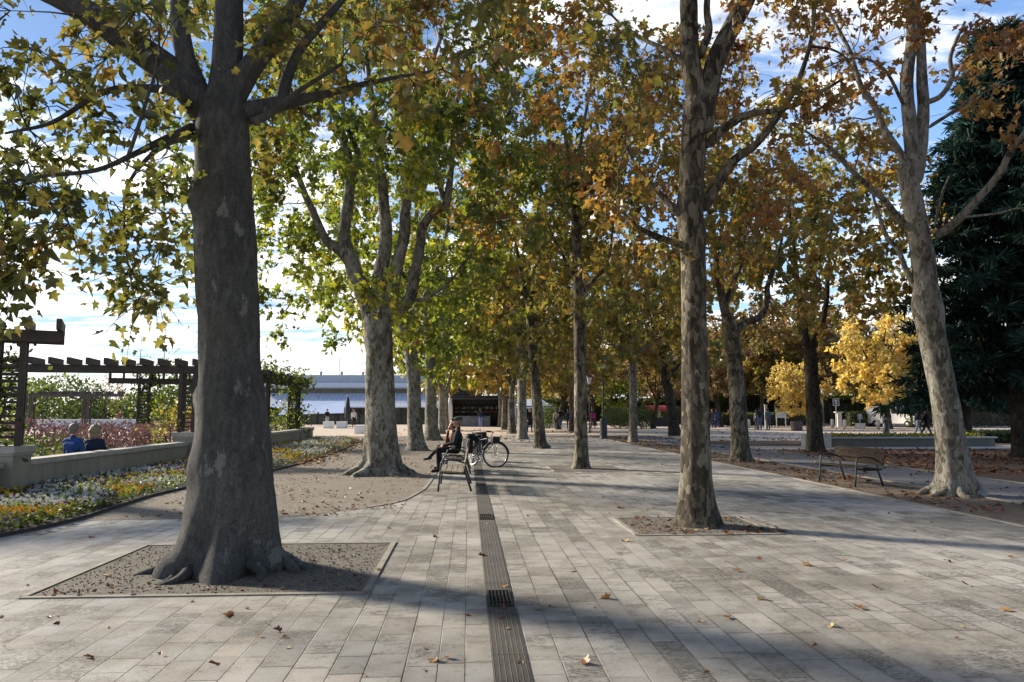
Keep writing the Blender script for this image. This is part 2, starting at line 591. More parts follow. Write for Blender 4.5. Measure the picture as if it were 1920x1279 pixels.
# ------------------------------------------------------------------ daylight
SUN_AZ = R(58)      # to the left of straight ahead
SUN_EL = R(25)
sdir = Vector((-math.sin(SUN_AZ) * math.cos(SUN_EL), math.cos(SUN_AZ) * math.cos(SUN_EL), math.sin(SUN_EL)))
W = bpy.data.worlds.new('World')
SC.world = W
W.use_nodes = True
T = NT(W.node_tree)
bg = W.node_tree.nodes['Background']
sky = T.new('ShaderNodeTexSky'); sky.sky_type = 'NISHITA'
sky.sun_disc = False
sky.sun_elevation = SUN_EL
sky.sun_rotation = -SUN_AZ          # measured clockwise from +Y seen from above
sky.air_density = 1.0; sky.dust_density = 0.15; sky.ozone_density = 2.0
gen = T.new('ShaderNodeTexCoord').outputs['Generated']
dx, dy, dz = T.xyz(gen)
dzc = dz.max(0.015) + 0.035
cx, cy = dx / dzc, dy / dzc
cv = T.vec(cx, cy)
mac = T.noise(T.map(cv, (1, 1, 1), (3.2, 1.4, 0)), .55, 4, .55)
rip = T.noise(T.map(cv, (1.15, 2.3, 1), (1.0, .3, 0)), 1.9, 6, .62, .35)
cel = T.noise(T.map(cv, (2.6, 3.2, 1)), 2.2, 4, .6, .2)
sd = T.new('ShaderNodeVectorMath'); sd.operation = 'DOT_PRODUCT'
T.link(gen, sd.inputs[0]); sd.inputs[1].default_value = sdir
near = Val(W.node_tree, sd.outputs['Value'])
dens = mac * .75 + rip * .40 + cel * .22 + near.step(-.1, .95, -.06, -.045) + dz.step(.40, .0, -0.02, .10) + near.step(-.75, .05, -.22, 0.0)
cover = dens.step(.60, .76)
glow = near.max(0.0).pow(4.0) * 2.6 + near.max(0.0).pow(30.0) * 40.0
cloud = T.ramp(rip * .5 + cel * .5, [(.34, (.56, .60, .66)), (.60, (1, .97, .915))])
cs = T.new('ShaderNodeVectorMath'); cs.operation = 'SCALE'
T.link(cloud, cs.inputs[0]); T.link(glow + 5.2, cs.inputs['Scale'])
dim = near.step(.0, .9, .92, .46) * near.step(-.6, .1, .7, 1.0) * dz.step(.0, .30, .72, 1.0)
skd = T.new('ShaderNodeVectorMath'); skd.operation = 'SCALE'
T.link(sky.outputs[0], skd.inputs[0]); T.link(dim, skd.inputs['Scale'])
skyc = T.mix(1.0, skd.outputs[0], (.86, .93, 1.04), 'MULTIPLY')
T.link(T.mix(cover, skyc, cs.outputs[0]), bg.inputs['Color'])
bg.inputs['Strength'].default_value = 0.12

sl = bpy.data.lights.new('sun', 'SUN')
sl.energy = 3.7
sl.angle = R(6)
sl.color = (1.0, .89, .73)
so = bpy.data.objects.new('sun', sl)
COL.objects.link(so)
so.rotation_euler = sdir.to_track_quat('Z', 'Y').to_euler()

SC.view_settings.view_transform = 'Standard'
SC.view_settings.look = 'None'
SC.view_settings.gamma = 1
SC.view_settings.exposure = 1.38
SC.render.engine = 'CYCLES'
cy_ = SC.cycles
cy_.max_bounces = 7; cy_.diffuse_bounces = 4; cy_.glossy_bounces = 2; cy_.transmission_bounces = 5; cy_.transparent_max_bounces = 6
cy_.use_denoising = True
try: cy_.denoiser = 'OPENIMAGEDENOISE'
except Exception: pass
cy_.sample_clamp_indirect = 6.0
# ------------------------------------------------------------------ trees
def catmull(p, per=6):
    p = np.asarray(p, float)
    n = len(p)
    if n < 3:
        t = np.linspace(0, 1, per + 1)[:, None]
        return p[0] * (1 - t) + p[-1] * t
    q = np.vstack([2 * p[0] - p[1], p, 2 * p[-1] - p[-2]])
    out = []
    for i in range(n - 1):
        a, b, c, d = q[i], q[i + 1], q[i + 2], q[i + 3]
        for t in np.linspace(0, 1, per, endpoint=False):
            out.append(.5 * ((2 * b) + (c - a) * t + (2 * a - 5 * b + 4 * c - d) * t ** 2 + (3 * b - a - 3 * c + d) * t ** 3))
    out.append(p[-1])
    return np.array(out)


def nz(p, s=1.0, o=0.0):
    return mnoise.noise(Vector((p[0] * s + o, p[1] * s + o * 1.3, p[2] * s - o)))


class Wood:
    def __init__(s):
        s.v, s.f, s.n = [], [], 0

    def tube(s, pts, rad, k):
        """pts (n,3); rad (n,) or (n,k)"""
        n = len(pts)
        tan = np.gradient(pts, axis=0)
        tan /= np.linalg.norm(tan, axis=1)[:, None] + 1e-9
        u = np.array([1.0, 0, 0]) if abs(tan[0][0]) < .8 else np.array([0, 1.0, 0])
        ang = np.arange(k) * 2 * PI / k
        ca, sa = np.cos(ang), np.sin(ang)
        vs = np.empty((n, k, 3))
        for i in range(n):
            t = tan[i]
            u = u - t * u.dot(t)
            u /= np.linalg.norm(u) + 1e-9
            w = np.cross(t, u)
            r = rad[i]
            vs[i] = pts[i] + (ca * r)[:, None] * u + (sa * r)[:, None] * w
        b = s.n
        i = np.arange(n - 1)[:, None] * k; j = np.arange(k)[None]; j2 = (j + 1) % k
        q = np.stack([b + i + j, b + i + j2, b + i + k + j2, b + i + k + j], -1).reshape(-1, 4)
        s.v.append(vs.reshape(-1, 3)); s.f.append(q); s.n += n * k

    def mesh(s, name, off):
        v = np.vstack(s.v) - np.array(off); f = np.vstack(s.f).astype(np.int32)
        me = bpy.data.meshes.new(name)
        me.vertices.add(len(v)); me.vertices.foreach_set('co', v.astype(np.float32).ravel())
        me.loops.add(f.size); me.loops.foreach_set('vertex_index', f.ravel())
        me.polygons.add(len(f)); me.polygons.foreach_set('loop_start', np.arange(0, f.size, 4, dtype=np.int32))
        me.polygons.foreach_set('use_smooth', np.ones(len(f), bool))
        me.update(calc_edges=True)
        return me


_h = [(0, 0), (.14, -.06), (.36, -.02), (.40, .10), (.27, .26), (.44, .38), (.50, .58), (.36, .58), (.20, .60), (.13, .80), (0, 1.0)]
LEAF = {
    0: (np.array(_h + [(-x, y) for x, y in _h[1:-1]]), [list(range(11)), [10] + list(range(19, 10, -1)) + [0]]),
    1: (np.array([(0, 0), (.43, .12), (.28, .42), (.34, .66), (0, 1), (-.43, .12), (-.28, .42), (-.34, .66)]), [[0, 1, 2, 3, 4], [4, 7, 6, 5, 0]]),
    2: (np.array([(0, 0), (.44, .38), (0, 1), (-.44, .38)]), [[0, 1, 2, 3]]),
    3: (np.array([(-.07, 0), (.07, 0), (.05, .8), (0, 1), (-.05, .8)]), [[0, 1, 2, 3, 4]]),
}


def leaves_mesh(name, pos, axis, nrm, size, tone, lod, off=(0, 0, 0), fold=.32, curl=.55, rng=None):
    rng = rng or RNG
    tpl, faces = LEAF[lod]
    N, m = len(pos), len(tpl)
    axis = axis / (np.linalg.norm(axis, axis=1)[:, None] + 1e-9)
    nrm = nrm - axis * (axis * nrm).sum(1)[:, None]
    nrm /= np.linalg.norm(nrm, axis=1)[:, None] + 1e-9
    side = np.cross(axis, nrm)
    x = tpl[None, :, 0] * np.ones((N, 1)); y = tpl[None, :, 1] * np.ones((N, 1))
    x = x * rng.uniform(.62, 1.1, (N, 1))
    fo = rng.normal(fold, .26, (N, 1)); cu = rng.normal(.12, curl, (N, 1)); tw = rng.normal(0, .35, (N, 1))
    z = fo * np.abs(x) - cu * (y - .3) ** 2 + tw * x * y
    sz = size.reshape(N, 1) if hasattr(size, 'reshape') else size
    L = np.stack([x * sz, y * sz, z * sz], -1)
    V = pos[:, None] + L[..., :1] * side[:, None] + L[..., 1:2] * axis[:, None] + L[..., 2:] * nrm[:, None] - np.array(off)
    lens = np.array([len(f) for f in faces])
    tf = np.concatenate([np.array(f) for f in faces])
    loops = (tf[None] + (np.arange(N) * m)[:, None]).ravel().astype(np.int32)
    tot = np.tile(lens, N)
    start = np.concatenate([[0], np.cumsum(tot)[:-1]]).astype(np.int32)
    me = bpy.data.meshes.new(name)
    me.vertices.add(N * m); me.vertices.foreach_set('co', V.astype(np.float32).ravel())
    me.loops.add(len(loops)); me.loops.foreach_set('vertex_index', loops)
    me.polygons.add(len(tot)); me.polygons.foreach_set('loop_start', start)
    me.update(calc_edges=True)
    a = me.attributes.new('tone', 'FLOAT', 'FACE')
    a.data.foreach_set('value', np.repeat(np.clip(tone, 0, 1), len(faces)).astype(np.float32))
    return me


# trunks the low sun reaches through gaps between the crowns: (x, y, z0, z1)
SUNLIT = [(2.98, 10.25, .1, 4.6), (9.0, 13.9, .2, 4.2), (3.02, 20.4, .2, 4.2), (8.85, 24.0, .2, 3.6), (13.8, 29.6, .2, 3.4), (-2.15, 18.1, .3, 3.6), (-2.0, 29.5, .3, 3.6), (2.9, 30.8, .2, 3.4), (3.0, 41, .2, 3.4)]
SH_ = (-math.sin(SUN_AZ), math.cos(SUN_AZ))


def blocks_sun(p, w=.62):
    for (x, y, z0, z1) in SUNLIT:
        hx, hy = p[0] - x, p[1] - y
        s = hx * SH_[0] + hy * SH_[1]
        if s < .5: continue
        d = abs(hx * SH_[1] - hy * SH_[0])
        z = p[2] - s * math.tan(SUN_EL)
        if d < w and z0 - .4 < z < z1 + .2: return True
    return False


class Tree:
    def __init__(s, base, seed):
        s.base = np.array([base[0], base[1], 0.0])
        s.w = Wood(); s.S = []; s.R = []
        s.rng = np.random.default_rng(seed); s.seed = seed
        s.lp, s.la, s.ln, s.lt, s.ls = [], [], [], [], []

    def trunk(s, pts, k=28, per=9, flare=.0, lobes=5, bumps=(), rough=.05):
        """pts: [(x,y,z,r)...] from below ground up; strong root flare with lobes"""
        q = catmull(pts, per)
        n = len(q); ang = np.arange(k) * 2 * PI / k
        ph = s.rng.uniform(0, 6.28, 4)
        lob = .55 * np.cos(lobes * ang + ph[0]) + .35 * np.cos((lobes + 2) * ang + ph[1]) + .25 * np.cos(2 * ang + ph[2])
        rad = np.empty((n, k))
        for i in range(n):
            z = q[i, 2]
            r = q[i, 3]
            e = math.exp(-max(z, 0) / .38)
            for j in range(k):
                d = (math.cos(ang[j]), math.sin(ang[j]), z * .55)
                f = 1 + flare * e * (.25 + lob[j] * .75) + rough * nz(d, 1.6, s.seed) + rough * .6 * nz((d[0] * 3, d[1] * 3, z * 2.2), 1, s.seed + 5)
                f += .05 * lob[j] * math.exp(-max(z, 0) / 1.6)
                for (bz, ba, bw, bh) in bumps:
                    da = math.atan2(math.sin(ang[j] - ba), math.cos(ang[j] - ba)) * r
                    f += bh / r * math.exp(-((z - bz) ** 2 + da ** 2) / bw ** 2)
                rad[i, j] = r * f
        s.w.tube(q[:, :3], rad, k)
        s._skel(q, 2)
        return q

    def roots(s, n, r0, ln, thick=.09, a0=None):
        for i in range(n):
            a = (a0[i] if a0 is not None else s.rng.uniform(0, 6.28))
            L = ln * s.rng.uniform(.7, 1.2)
            pts = []
            wob = s.rng.normal(0, .25)
            for t in np.linspace(0, 1, 7):
                rr = r0 * .55 + (L + r0 * .45) * t
                aa = a + wob * t * t + .12 * math.sin(t * 7 + i)
                pts.append((s.base[0] + rr * math.cos(aa), s.base[1] + rr * math.sin(aa),
                            .20 * (1 - t) ** 2.0 * (r0 / .5) + .015 * nz((t * 3, i, 0), 2.0, s.seed) + .02 - .065 * t, thick * (1.5 - 1.2 * t)))
            q = catmull(pts, 4)
            k = 8
            rad = np.array([[q[i2, 3] * (1 + .34 * nz(q[i2, :3] * 2 + j, 3, s.seed)) for j in range(k)] for i2 in range(len(q))])
            s.w.tube(q[:, :3], rad, k)

    def limb(s, pts, k=10, per=6, wob=.03):
        q = catmull(pts, per)
        L = np.linalg.norm(q[-1, :3] - q[0, :3])
        for i in range(1, len(q)):
            q[i, :3] += np.array([nz(q[i, :3], 1.1, s.seed), nz(q[i, :3], 1.1, s.seed + 9), nz(q[i, :3], 1.1, s.seed + 17)]) * wob * L * .35
        rad = q[:, 3][:, None] * (1 + .10 * np.array([[nz((q[i, 0] * 3 + math.cos(j), q[i, 1] * 3 + math.sin(j), q[i, 2] * 3), 1, s.seed) for j in range(k)] for i in range(len(q))]))
        rad[0] *= .45
        s.w.tube(q[:, :3], rad, k)
        s._skel(q, 1)
        return q

    def _skel(s, q, step):
        for p in q[::step]:
            s.S.append(p[:3]); s.R.append(p[3])

    def targets(s, c, rad, n, zmin=None, keep=None, gap=-.12, gs=.5, bias=2.0):
        out = []
        tries = 0
        c = np.array(c, float); rad = np.array(rad, float)
        while len(out) < n and tries < n * 40:
            tries += 1
            d = s.rng.normal(size=3); d /= np.linalg.norm(d)
            p = c + d * rad * s.rng.uniform() ** (1 / bias)
            if zmin is not None and p[2] < zmin + .5 * nz(p, .7, s.seed): continue
            if nz(p, gs, s.seed * 3.1) < gap: continue
            if keep is not None and not keep(p): continue
            if blocks_sun(p): continue
            out.append(p)
        return out

    def grow(s, targets, zfork=0.0, k=5, nleaf=40, size=.18, twl=.55, lod=0, tone=(.4, .22, .14), droop=.35, twigs=True, spread=1.0, thin=1.0, axis=None):
        """join every target to the skeleton with a tapering branch, and hang leafy twigs from it"""
        T_ = np.array(targets)
        if len(T_) == 0: return
        S = np.array(s.S); Rr = np.array(s.R)
        ok = S[:, 2] > zfork
        S, Rr = S[ok], Rr[ok]
        d0 = np.min(np.linalg.norm(T_[:, None] - S[None], axis=2), axis=1)
        cen = s.base[:2] if axis is None else np.array(axis)
        for t in T_[np.argsort(d0)]:
            v = t - S
            d = np.linalg.norm(v, axis=1)
            cost = d * (1 + .9 * np.clip(-(v[:, 2] + .1) / (d + 1e-6), 0, 1)) + np.where(Rr < .009, .35, 0)
            i = int(np.argmin(cost))
            L = d[i]
            a = S[i]
            if L > 2.0 and len(S) > 60: continue
            if L > .15:
                m = a + (t - a) * .5 + np.array([0, 0, .10 * L]) + s.rng.normal(0, .07 * L, 3)
                n = max(4, int(L / .3) + 2)
                u = np.linspace(0, 1, n)[:, None]
                q = a * (1 - u) ** 2 + 2 * m * u * (1 - u) + t * u ** 2
                if L > .9:
                    wv = np.cross(t - a, s.rng.normal(size=3)); wv /= np.linalg.norm(wv) + 1e-9
                    q += np.sin(u * 5.5 + s.rng.uniform(0, 1)) * u * (1 - u) * .30 * L * wv
                for j in range(1, n - 1): q[j] += s.rng.normal(0, .02, 3) * min(L, 1)
                r0 = min(Rr[i] * .75, (.007 + .0125 * L) * thin)
                r = np.linspace(r0, .0045 * thin, n)
                s.w.tube(q, r, k if r0 > .02 else max(3, k - 2))
                S = np.vstack([S, q[1:]]); Rr = np.concatenate([Rr, r[1:]])
            base_t = tone[0] + tone[1] * (nz(t, .55, s.seed) * 1.6) + s.rng.normal(0, .06)
            outw = np.array([t[0] - cen[0], t[1] - cen[1], 0]); outw /= np.linalg.norm(outw) + 1e-6
            nt = max(2, int(nleaf / 8))
            hid = False
            for _ in range(nt):
                dr = outw * .5 + s.rng.normal(0, .62, 3) * spread + np.array([0, 0, -droop + .15])
                dr /= np.linalg.norm(dr)
                tl = twl * s.rng.uniform(.55, 1.25)
                e = t + dr * tl + np.array([0, 0, -droop * .3 * tl])
                if twigs:
                    s.w.tube(np.array([t, t + dr * tl * .55, e]), np.array([.006, .0045, .002]) * thin, 3)
                c = nleaf // nt
                uu = s.rng.uniform(.12, 1.02, c)[:, None]
                p = t + (e - t) * uu + s.rng.normal(0, .055 + .05 * twl, (c, 3))
                ax = dr * .45 + s.rng.normal(0, .75, (c, 3)) + np.array([0, 0, -.45])
                nr = s.rng.normal(0, .55, (c, 3)) + np.array([0, 0, .75]) + outw * .35
                s.lp.append(p); s.la.append(ax); s.ln.append(nr)
                s.lt.append(base_t + s.rng.normal(0, tone[2], c))
                s.ls.append(size * s.rng.uniform(.48, 1.32, c))

    def build(s, name, label, barkmat, leafmat_, lod=0, group=None, cat='tree'):
        root = empty(name, tuple(s.base))
        tag(root, label, cat, group)
        tm = mesh_obj('trunk', s.w.mesh('trunk', s.base), root, [barkmat])
        if s.lp:
            me = leaves_mesh('crown', np.vstack(s.lp), np.vstack(s.la), np.vstack(s.ln), np.concatenate(s.ls), np.concatenate(s.lt), lod, s.base, rng=s.rng)
            mesh_obj('crown', me, root, [leafmat_])
        return root


def pl(px, Y, *rows):
    """photo pixels + depth + radius -> points"""
    return [P(x, y, Y + dy) + (r,) for (x, y, r, *d) in rows for dy in ((d[0] if d else 0.0),)]


def under(poly):
    """keep() : the point must lie above a lower edge given in photo pixels (interpolated), with ragged noise"""
    xs = [a for a, _ in poly]; ys = [b for _, b in poly]

    def k(p):
        q, d = pix(np.array([p]))
        if d[0] < .3: return True
        x, y = q[0]
        if x < xs[0] - 40 or x > xs[-1] + 40: return True
        return y < np.interp(x, xs, ys)
    return k


GRP = {}
# ---- the big grey plane in the near pit (left row)
def tree_left_near():
    bx, by = G(440, 1066)
    Y = by
    t = Tree((bx, by), 11)
    px = 7.4 / 1387
    prof = [(440, -.12, .60), (440, .0, .575), (444, .14, .525), (446, .35, .475), (447, .66, .435), (443, 1.15, .375), (435, 1.95, .315), (428, 2.5, .305), (419, 3.1, .30), (411, 3.6, .295), (404, 4.2, .285), (401, 4.55, .285), (402, 4.8, .25), (404, 5.1, .18), (405, 5.6, .15), (402, 6.6, .13), (405, 8, .10), (402, 9.6, .06)]
    pts = [(P(x, 700, Y)[0], Y, z, r) for x, z, r in prof]
    t.trunk(pts, k=44, per=9, flare=.34, lobes=5, rough=.09, bumps=[(3.85, PI * 1.1, .17, .08), (1.75, PI * 1.02, .10, .07), (2.6, -1.3, .22, .03), (3.3, -.7, .15, .03), (1.05, PI * 1.1, .18, .05), (.8, -1.2, .2, .04), (2.9, -.9, .2, .02)])
    t.roots(8, .50, .55, .055, a0=[3.2, 3.5, 3.62, 4.0, 4.15, 5.3, 6.0, 6.2])
    L = t.limb
    L(pl(0, Y, (395, 225, .17), (352, 165, .175), (300, 118, .16), (215, 65, .14, -.2), (110, -5, .125, -.3), (-20, -70, .10, -.4), (-180, -160, .07, -.5)), 14)
    L(pl(0, Y, (380, 195, .12), (354, 115, .105), (340, 40, .095), (332, -40, .09), (300, -200, .07), (260, -420, .04)), 12)
    L(pl(0, Y, (425, 205, .14), (470, 125, .125), (520, 60, .105), (555, 0, .09), (600, -110, .07), (640, -260, .04)), 12)
    q = L(pl(0, Y, (440, 215, .11), (480, 208, .10), (530, 195, .085, .2), (600, 178, .05, .4), (680, 158, .035, .7), (760, 143, .022, 1.0), (830, 130, .012, 1.2)), 10)
    L(pl(0, Y, (528, 196, .075, .2), (538, 150, .065, .2), (560, 95, .055, .2), (600, 45, .05, .2), (645, -5, .04, .2), (720, -90, .02, .3)), 9)
    L(pl(0, Y, (470, 230, .05), (505, 215, .045, -.2), (560, 170, .03, -.5), (640, 120, .018, -.7)), 6)
    L(pl(0, Y, (365, 215, .07), (330, 175, .05, -.3), (260, 165, .04, -.4), (190, 175, .03, -.6), (100, 230, .02, -.8), (10, 250, .012, -.9)), 8)
    L(pl(0, Y, (365, 235, .055), (320, 255, .04, -.3), (250, 290, .03, -.6), (180, 320, .022, -.8), (90, 330, .016, -1), (0, 345, .01, -1.1)), 7)
    L(pl(0, Y, (362, 250, .05), (310, 270, .035, .3), (265, 310, .025, .5), (235, 360, .018, .6), (232, 430, .012, .6), (240, 500, .008, .6), (258, 570, .005, .6)), 6)
    edge = [(-400, 560), (0, 540), (55, 545), (75, 430), (160, 420), (165, 300), (190, 250), (225, 330), (235, 470), (262, 585), (300, 560), (330, 480), (345, 250), (365, 260), (450, 260), (480, 260), (560, 300), (700, 260), (1000, 200), (1500, 120)]
    base_keep = under(edge)
    hole = [(150, 190, 345, 300), (215, 330, 350, 420), (80, 255, 160, 330), (100, 130, 150, 170), (345, 60, 470, 420)]

    limb_line = [(100, 0), (215, 65), (300, 118), (352, 165), (400, 200), (470, 125), (530, 50), (560, 0)]

    def keep(p):
        if not base_keep(p): return False
        q, d = pix(np.array([p])); x, y = q[0]
        if d[0] > .3:
            if p[1] < Y + .15 and abs(y - np.interp(x, [a for a, _ in limb_line], [b for _, b in limb_line])) < 75 and 60 < x < 600 and nz(p, 1.3, 6) < .3: return False
            for h in hole:
                if h[0] < x < h[2] and h[1] < y < h[3] and nz(p, 1.2, 3) < .32: return False
        return True
    tg = t.targets((bx - 1.0, by + .7, 8.6), (7.0, 6.2, 5.9), 400, zmin=2.6, keep=keep, gap=-.10)
    # hanging sprays left of the trunk, as in the photograph
    for x, y, dy in [(40, 480, -.9), (20, 530, -.8), (60, 500, -1.0), (15, 420, -1), (110, 400, -.6), (140, 360, -.5), (60, 380, -.8), (170, 270, .2), (240, 440, .5), (250, 510, .5), (255, 570, .6), (300, 470, .3), (320, 400, .3), (235, 400, .5), (285, 540, .5),
                     (310, 330, .2), (120, 300, -.4), (30, 350, -.9), (50, 300, -.9), (200, 380, .1), (330, 290, -.4), (180, 150, -.6), (90, 200, -.6), (30, 160, -.9), (60, 90, -.7), (150, 60, -.4), (250, 20, -.6), (20, 20, -.8), (290, 200, -.7), (230, 230, -.5),
                     (80, 440, -1.2), (130, 420, -1.2), (10, 470, -1.2), (-40, 500, -1), (-30, 400, -1), (0, 300, -1.3), (280, 60, -.7), (200, 110, -.8), (480, 300, .4), (520, 260, .6), (500, 90, -.5), (600, 110, .4), (680, 90, .5), (560, 30, -.4)]:
        tg.append(np.array(P(x, y, Y + dy)))
    t.grow(tg, zfork=3.2, nleaf=50, size=.118, twl=.5, tone=(.36, .26, .17), droop=.5)
    return t.build('plane_tree', 'massive grey-barked plane tree rooted in the gravel pit left of the drain', M['bark_old'], M['leaf_olive'], 0, 'plane trees of the left row')


def tree_left_second():
    bx, by = G(715, 890); Y = by
    t = Tree((bx, by), 23)
    prof = [(715, -.1, .60), (715, 0, .56), (716, .18, .50), (717, .4, .455), (716, .9, .41), (714, 1.6, .37), (712, 2.6, .345), (710, 3.3, .34), (706, 3.9, .345), (704, 4.15, .28)]
    t.trunk([(P(x, 700, Y)[0], Y, z, r) for x, z, r in prof], k=36, flare=.40, lobes=6, rough=.06, bumps=[(3.4, 3.3, .2, .05), (1.2, -1.5, .2, .03)])
    t.roots(13, .55, .66, .115)
    L = lambda *r, k=10: t.limb(pl(0, Y, *r), k)
    L((700, 605, .25), (680, 545, .22), (660, 490, .19), (650, 440, .16), (656, 340, .13), (648, 270, .12), (625, 200, .10), (600, 110, .07), (590, 0, .04))
    L((672, 510, .17), (640, 470, .15), (612, 448, .12), (580, 380, .09), (545, 290, .07), (520, 190, .04))
    L((658, 350, .08), (672, 290, .075), (650, 230, .06), (640, 130, .04), (650, 20, .02), k=7)
    L((710, 605, .24), (712, 510, .19), (722, 440, .165), (720, 370, .14), (706, 300, .11), (700, 200, .08), (680, 60, .04))
    L((728, 600, .22), (742, 510, .17), (758, 430, .15), (767, 350, .135), (766, 270, .11), (790, 180, .08), (830, 60, .04))
    L((735, 600, .19), (768, 560, .16), (783, 500, .14), (792, 430, .13), (812, 400, .125), (838, 378, .115), (844, 310, .08), (848, 230, .06), (880, 110, .03))
    L((836, 380, .08), (815, 320, .06), (800, 250, .05), (780, 150, .03), k=7)
    L((760, 565, .06), (800, 560, .05), (850, 520, .035, -.5), (900, 450, .02, -.8), k=6)
    keep = under([(380, 560), (470, 590), (540, 640), (600, 545), (640, 545), (660, 620), (670, 590), (745, 590), (760, 660), (820, 655), (880, 600), (960, 560), (1050, 480), (1200, 350)])

    def kp(p):
        if not keep(p): return False
        q, d = pix(np.array([p])); x, y = q[0]
        if 610 < x < 850 and 340 < y < 605 and p[1] < Y + .6 and nz(p, 1.0, 3) < .36: return False
        return True
    tg = t.targets((bx - .2, by, 8.6), (5.9, 5.0, 5.6), 360, zmin=2.7, keep=kp, gap=-.22)
    for x, y, dy in [(500, 540, 0), (530, 610, .4), (545, 560, -.3), (510, 470, 0), (575, 500, .2), (580, 560, .5), (800, 640, -1.2), (820, 600, -1.4), (770, 620, -1.5), (700, 545, -1.6), (720, 520, -1.7), (690, 560, -1.5), (740, 570, -1.5), (830, 650, -1), (870, 560, -1), (900, 500, -1), (560, 440, 0), (500, 390, 0), (620, 560, 1)]:
        tg.append(np.array(P(x, y, Y + dy)))
    t.grow(tg, zfork=3.6, nleaf=48, size=.165, twl=.55, tone=(.33, .22, .16), droop=.42, k=5)
    return t.build('plane_tree', 'stout pale plane tree with spreading roots, rising into many stems behind the near trunk', M['bark_pale'], M['leaf_green'], 0, 'plane trees of the left row')


def tree_right_near():
    bx, by = G(1302, 986); Y = by
    t = Tree((bx, by), 31)
    prof = [(1302, -.1, .34), (1302, 0, .31), (1302, .12, .27), (1301, .35, .24), (1301, .9, .208), (1302, 1.6, .19), (1303, 2.6, .182), (1305, 3.6, .178), (1302, 4.3, .18), (1306, 5.0, .185), (1313, 5.7, .185), (1317, 6.05, .18), (1318, 6.3, .09)]
    t.trunk([(P(x, 700, Y)[0], Y, z, r) for x, z, r in prof], k=32, flare=.30, lobes=4, rough=.05, bumps=[(4.1, -.5, .2, .03), (4.5, 2.9, .2, .03)])
    L = lambda *r, k=9: t.limb(pl(0, Y, *r), k)
    L((1314, 250, .14), (1310, 195, .165), (1298, 110, .145), (1294, 30, .13), (1288, -80, .11), (1300, -260, .08), (1290, -480, .04), k=12)
    L((1316, 250, .13), (1323, 195, .155), (1345, 120, .14), (1375, 50, .13), (1405, -15, .115), (1450, -130, .09), (1490, -330, .05), k=12)
    L((1312, 110, .06), (1330, 60, .055), (1325, 10, .05), (1330, -80, .03), k=7)
    L((1325, 275, .075), (1352, 245, .065), (1400, 217, .055, -.2), (1450, 208, .04, -.4), (1510, 190, .03, -.6), (1580, 150, .016, -.8), k=8)
    L((1318, 395, .09), (1340, 355, .08), (1375, 305, .07, -.1), (1415, 275, .055, -.2), (1450, 230, .05, -.3), (1490, 165, .04, -.4), (1522, 85, .03, -.5), (1530, 0, .015, -.6), k=9)
    L((1290, 415, .06), (1262, 390, .055), (1225, 350, .045, .2), (1195, 315, .035, .4), (1170, 260, .02, .6), k=7)
    L((1288, 465, .06), (1265, 455, .055), (1225, 442, .045, -.2), (1195, 425, .03, -.4), (1150, 380, .015, -.6), k=7)
    L((1312, 140, .05), (1250, 95, .04, .5), (1180, 60, .025, 1), (1120, 0, .012, 1.4), k=6)
    keep = under([(900, 470), (1000, 480), (1100, 470), (1180, 500), (1260, 470), (1290, 300), (1330, 300), (1345, 470), (1420, 480), (1500, 430), (1600, 330), (1750, 230), (2000, 180)])

    def kp(p):
        if not keep(p): return False
        q, d = pix(np.array([p])); x, y = q[0]
        if 1268 < x < 1345 and y > 40 and p[1] < Y + .1: return False
        if x > 1340 and 0 < y < 330 and nz(p, .9, 8) < .12: return False
        return True
    tg = t.targets((bx - .1, by, 9.2), (5.0, 4.6, 5.2), 250, zmin=3.9, keep=kp, gap=-.08)
    for x, y, dy in [(1210, 340, .3), (1180, 420, -.4), (1230, 450, -.3), (1150, 380, -.6), (1170, 250, .6), (1240, 220, -.6), (1200, 180, .8), (1480, 200, -.6), (1510, 190, -.7), (1440, 320, -.3), (1560, 160, -.8), (1400, 420, .3), (1370, 460, .6), (1140, 300, .5), (1120, 200, .8), (1250, 380, .4), (1420, 380, .5)]:
        tg.append(np.array(P(x, y, Y + dy)))
    t.grow(tg, zfork=3.9, nleaf=42, size=.12, twl=.5, tone=(.38, .28, .17), droop=.4)
    return t.build('plane_tree', 'slender plane tree in the gravel pit right of the drain, sunlit along its left edge', M['bark_mid'], M['leaf_rust'], 0, 'plane trees of the right row')


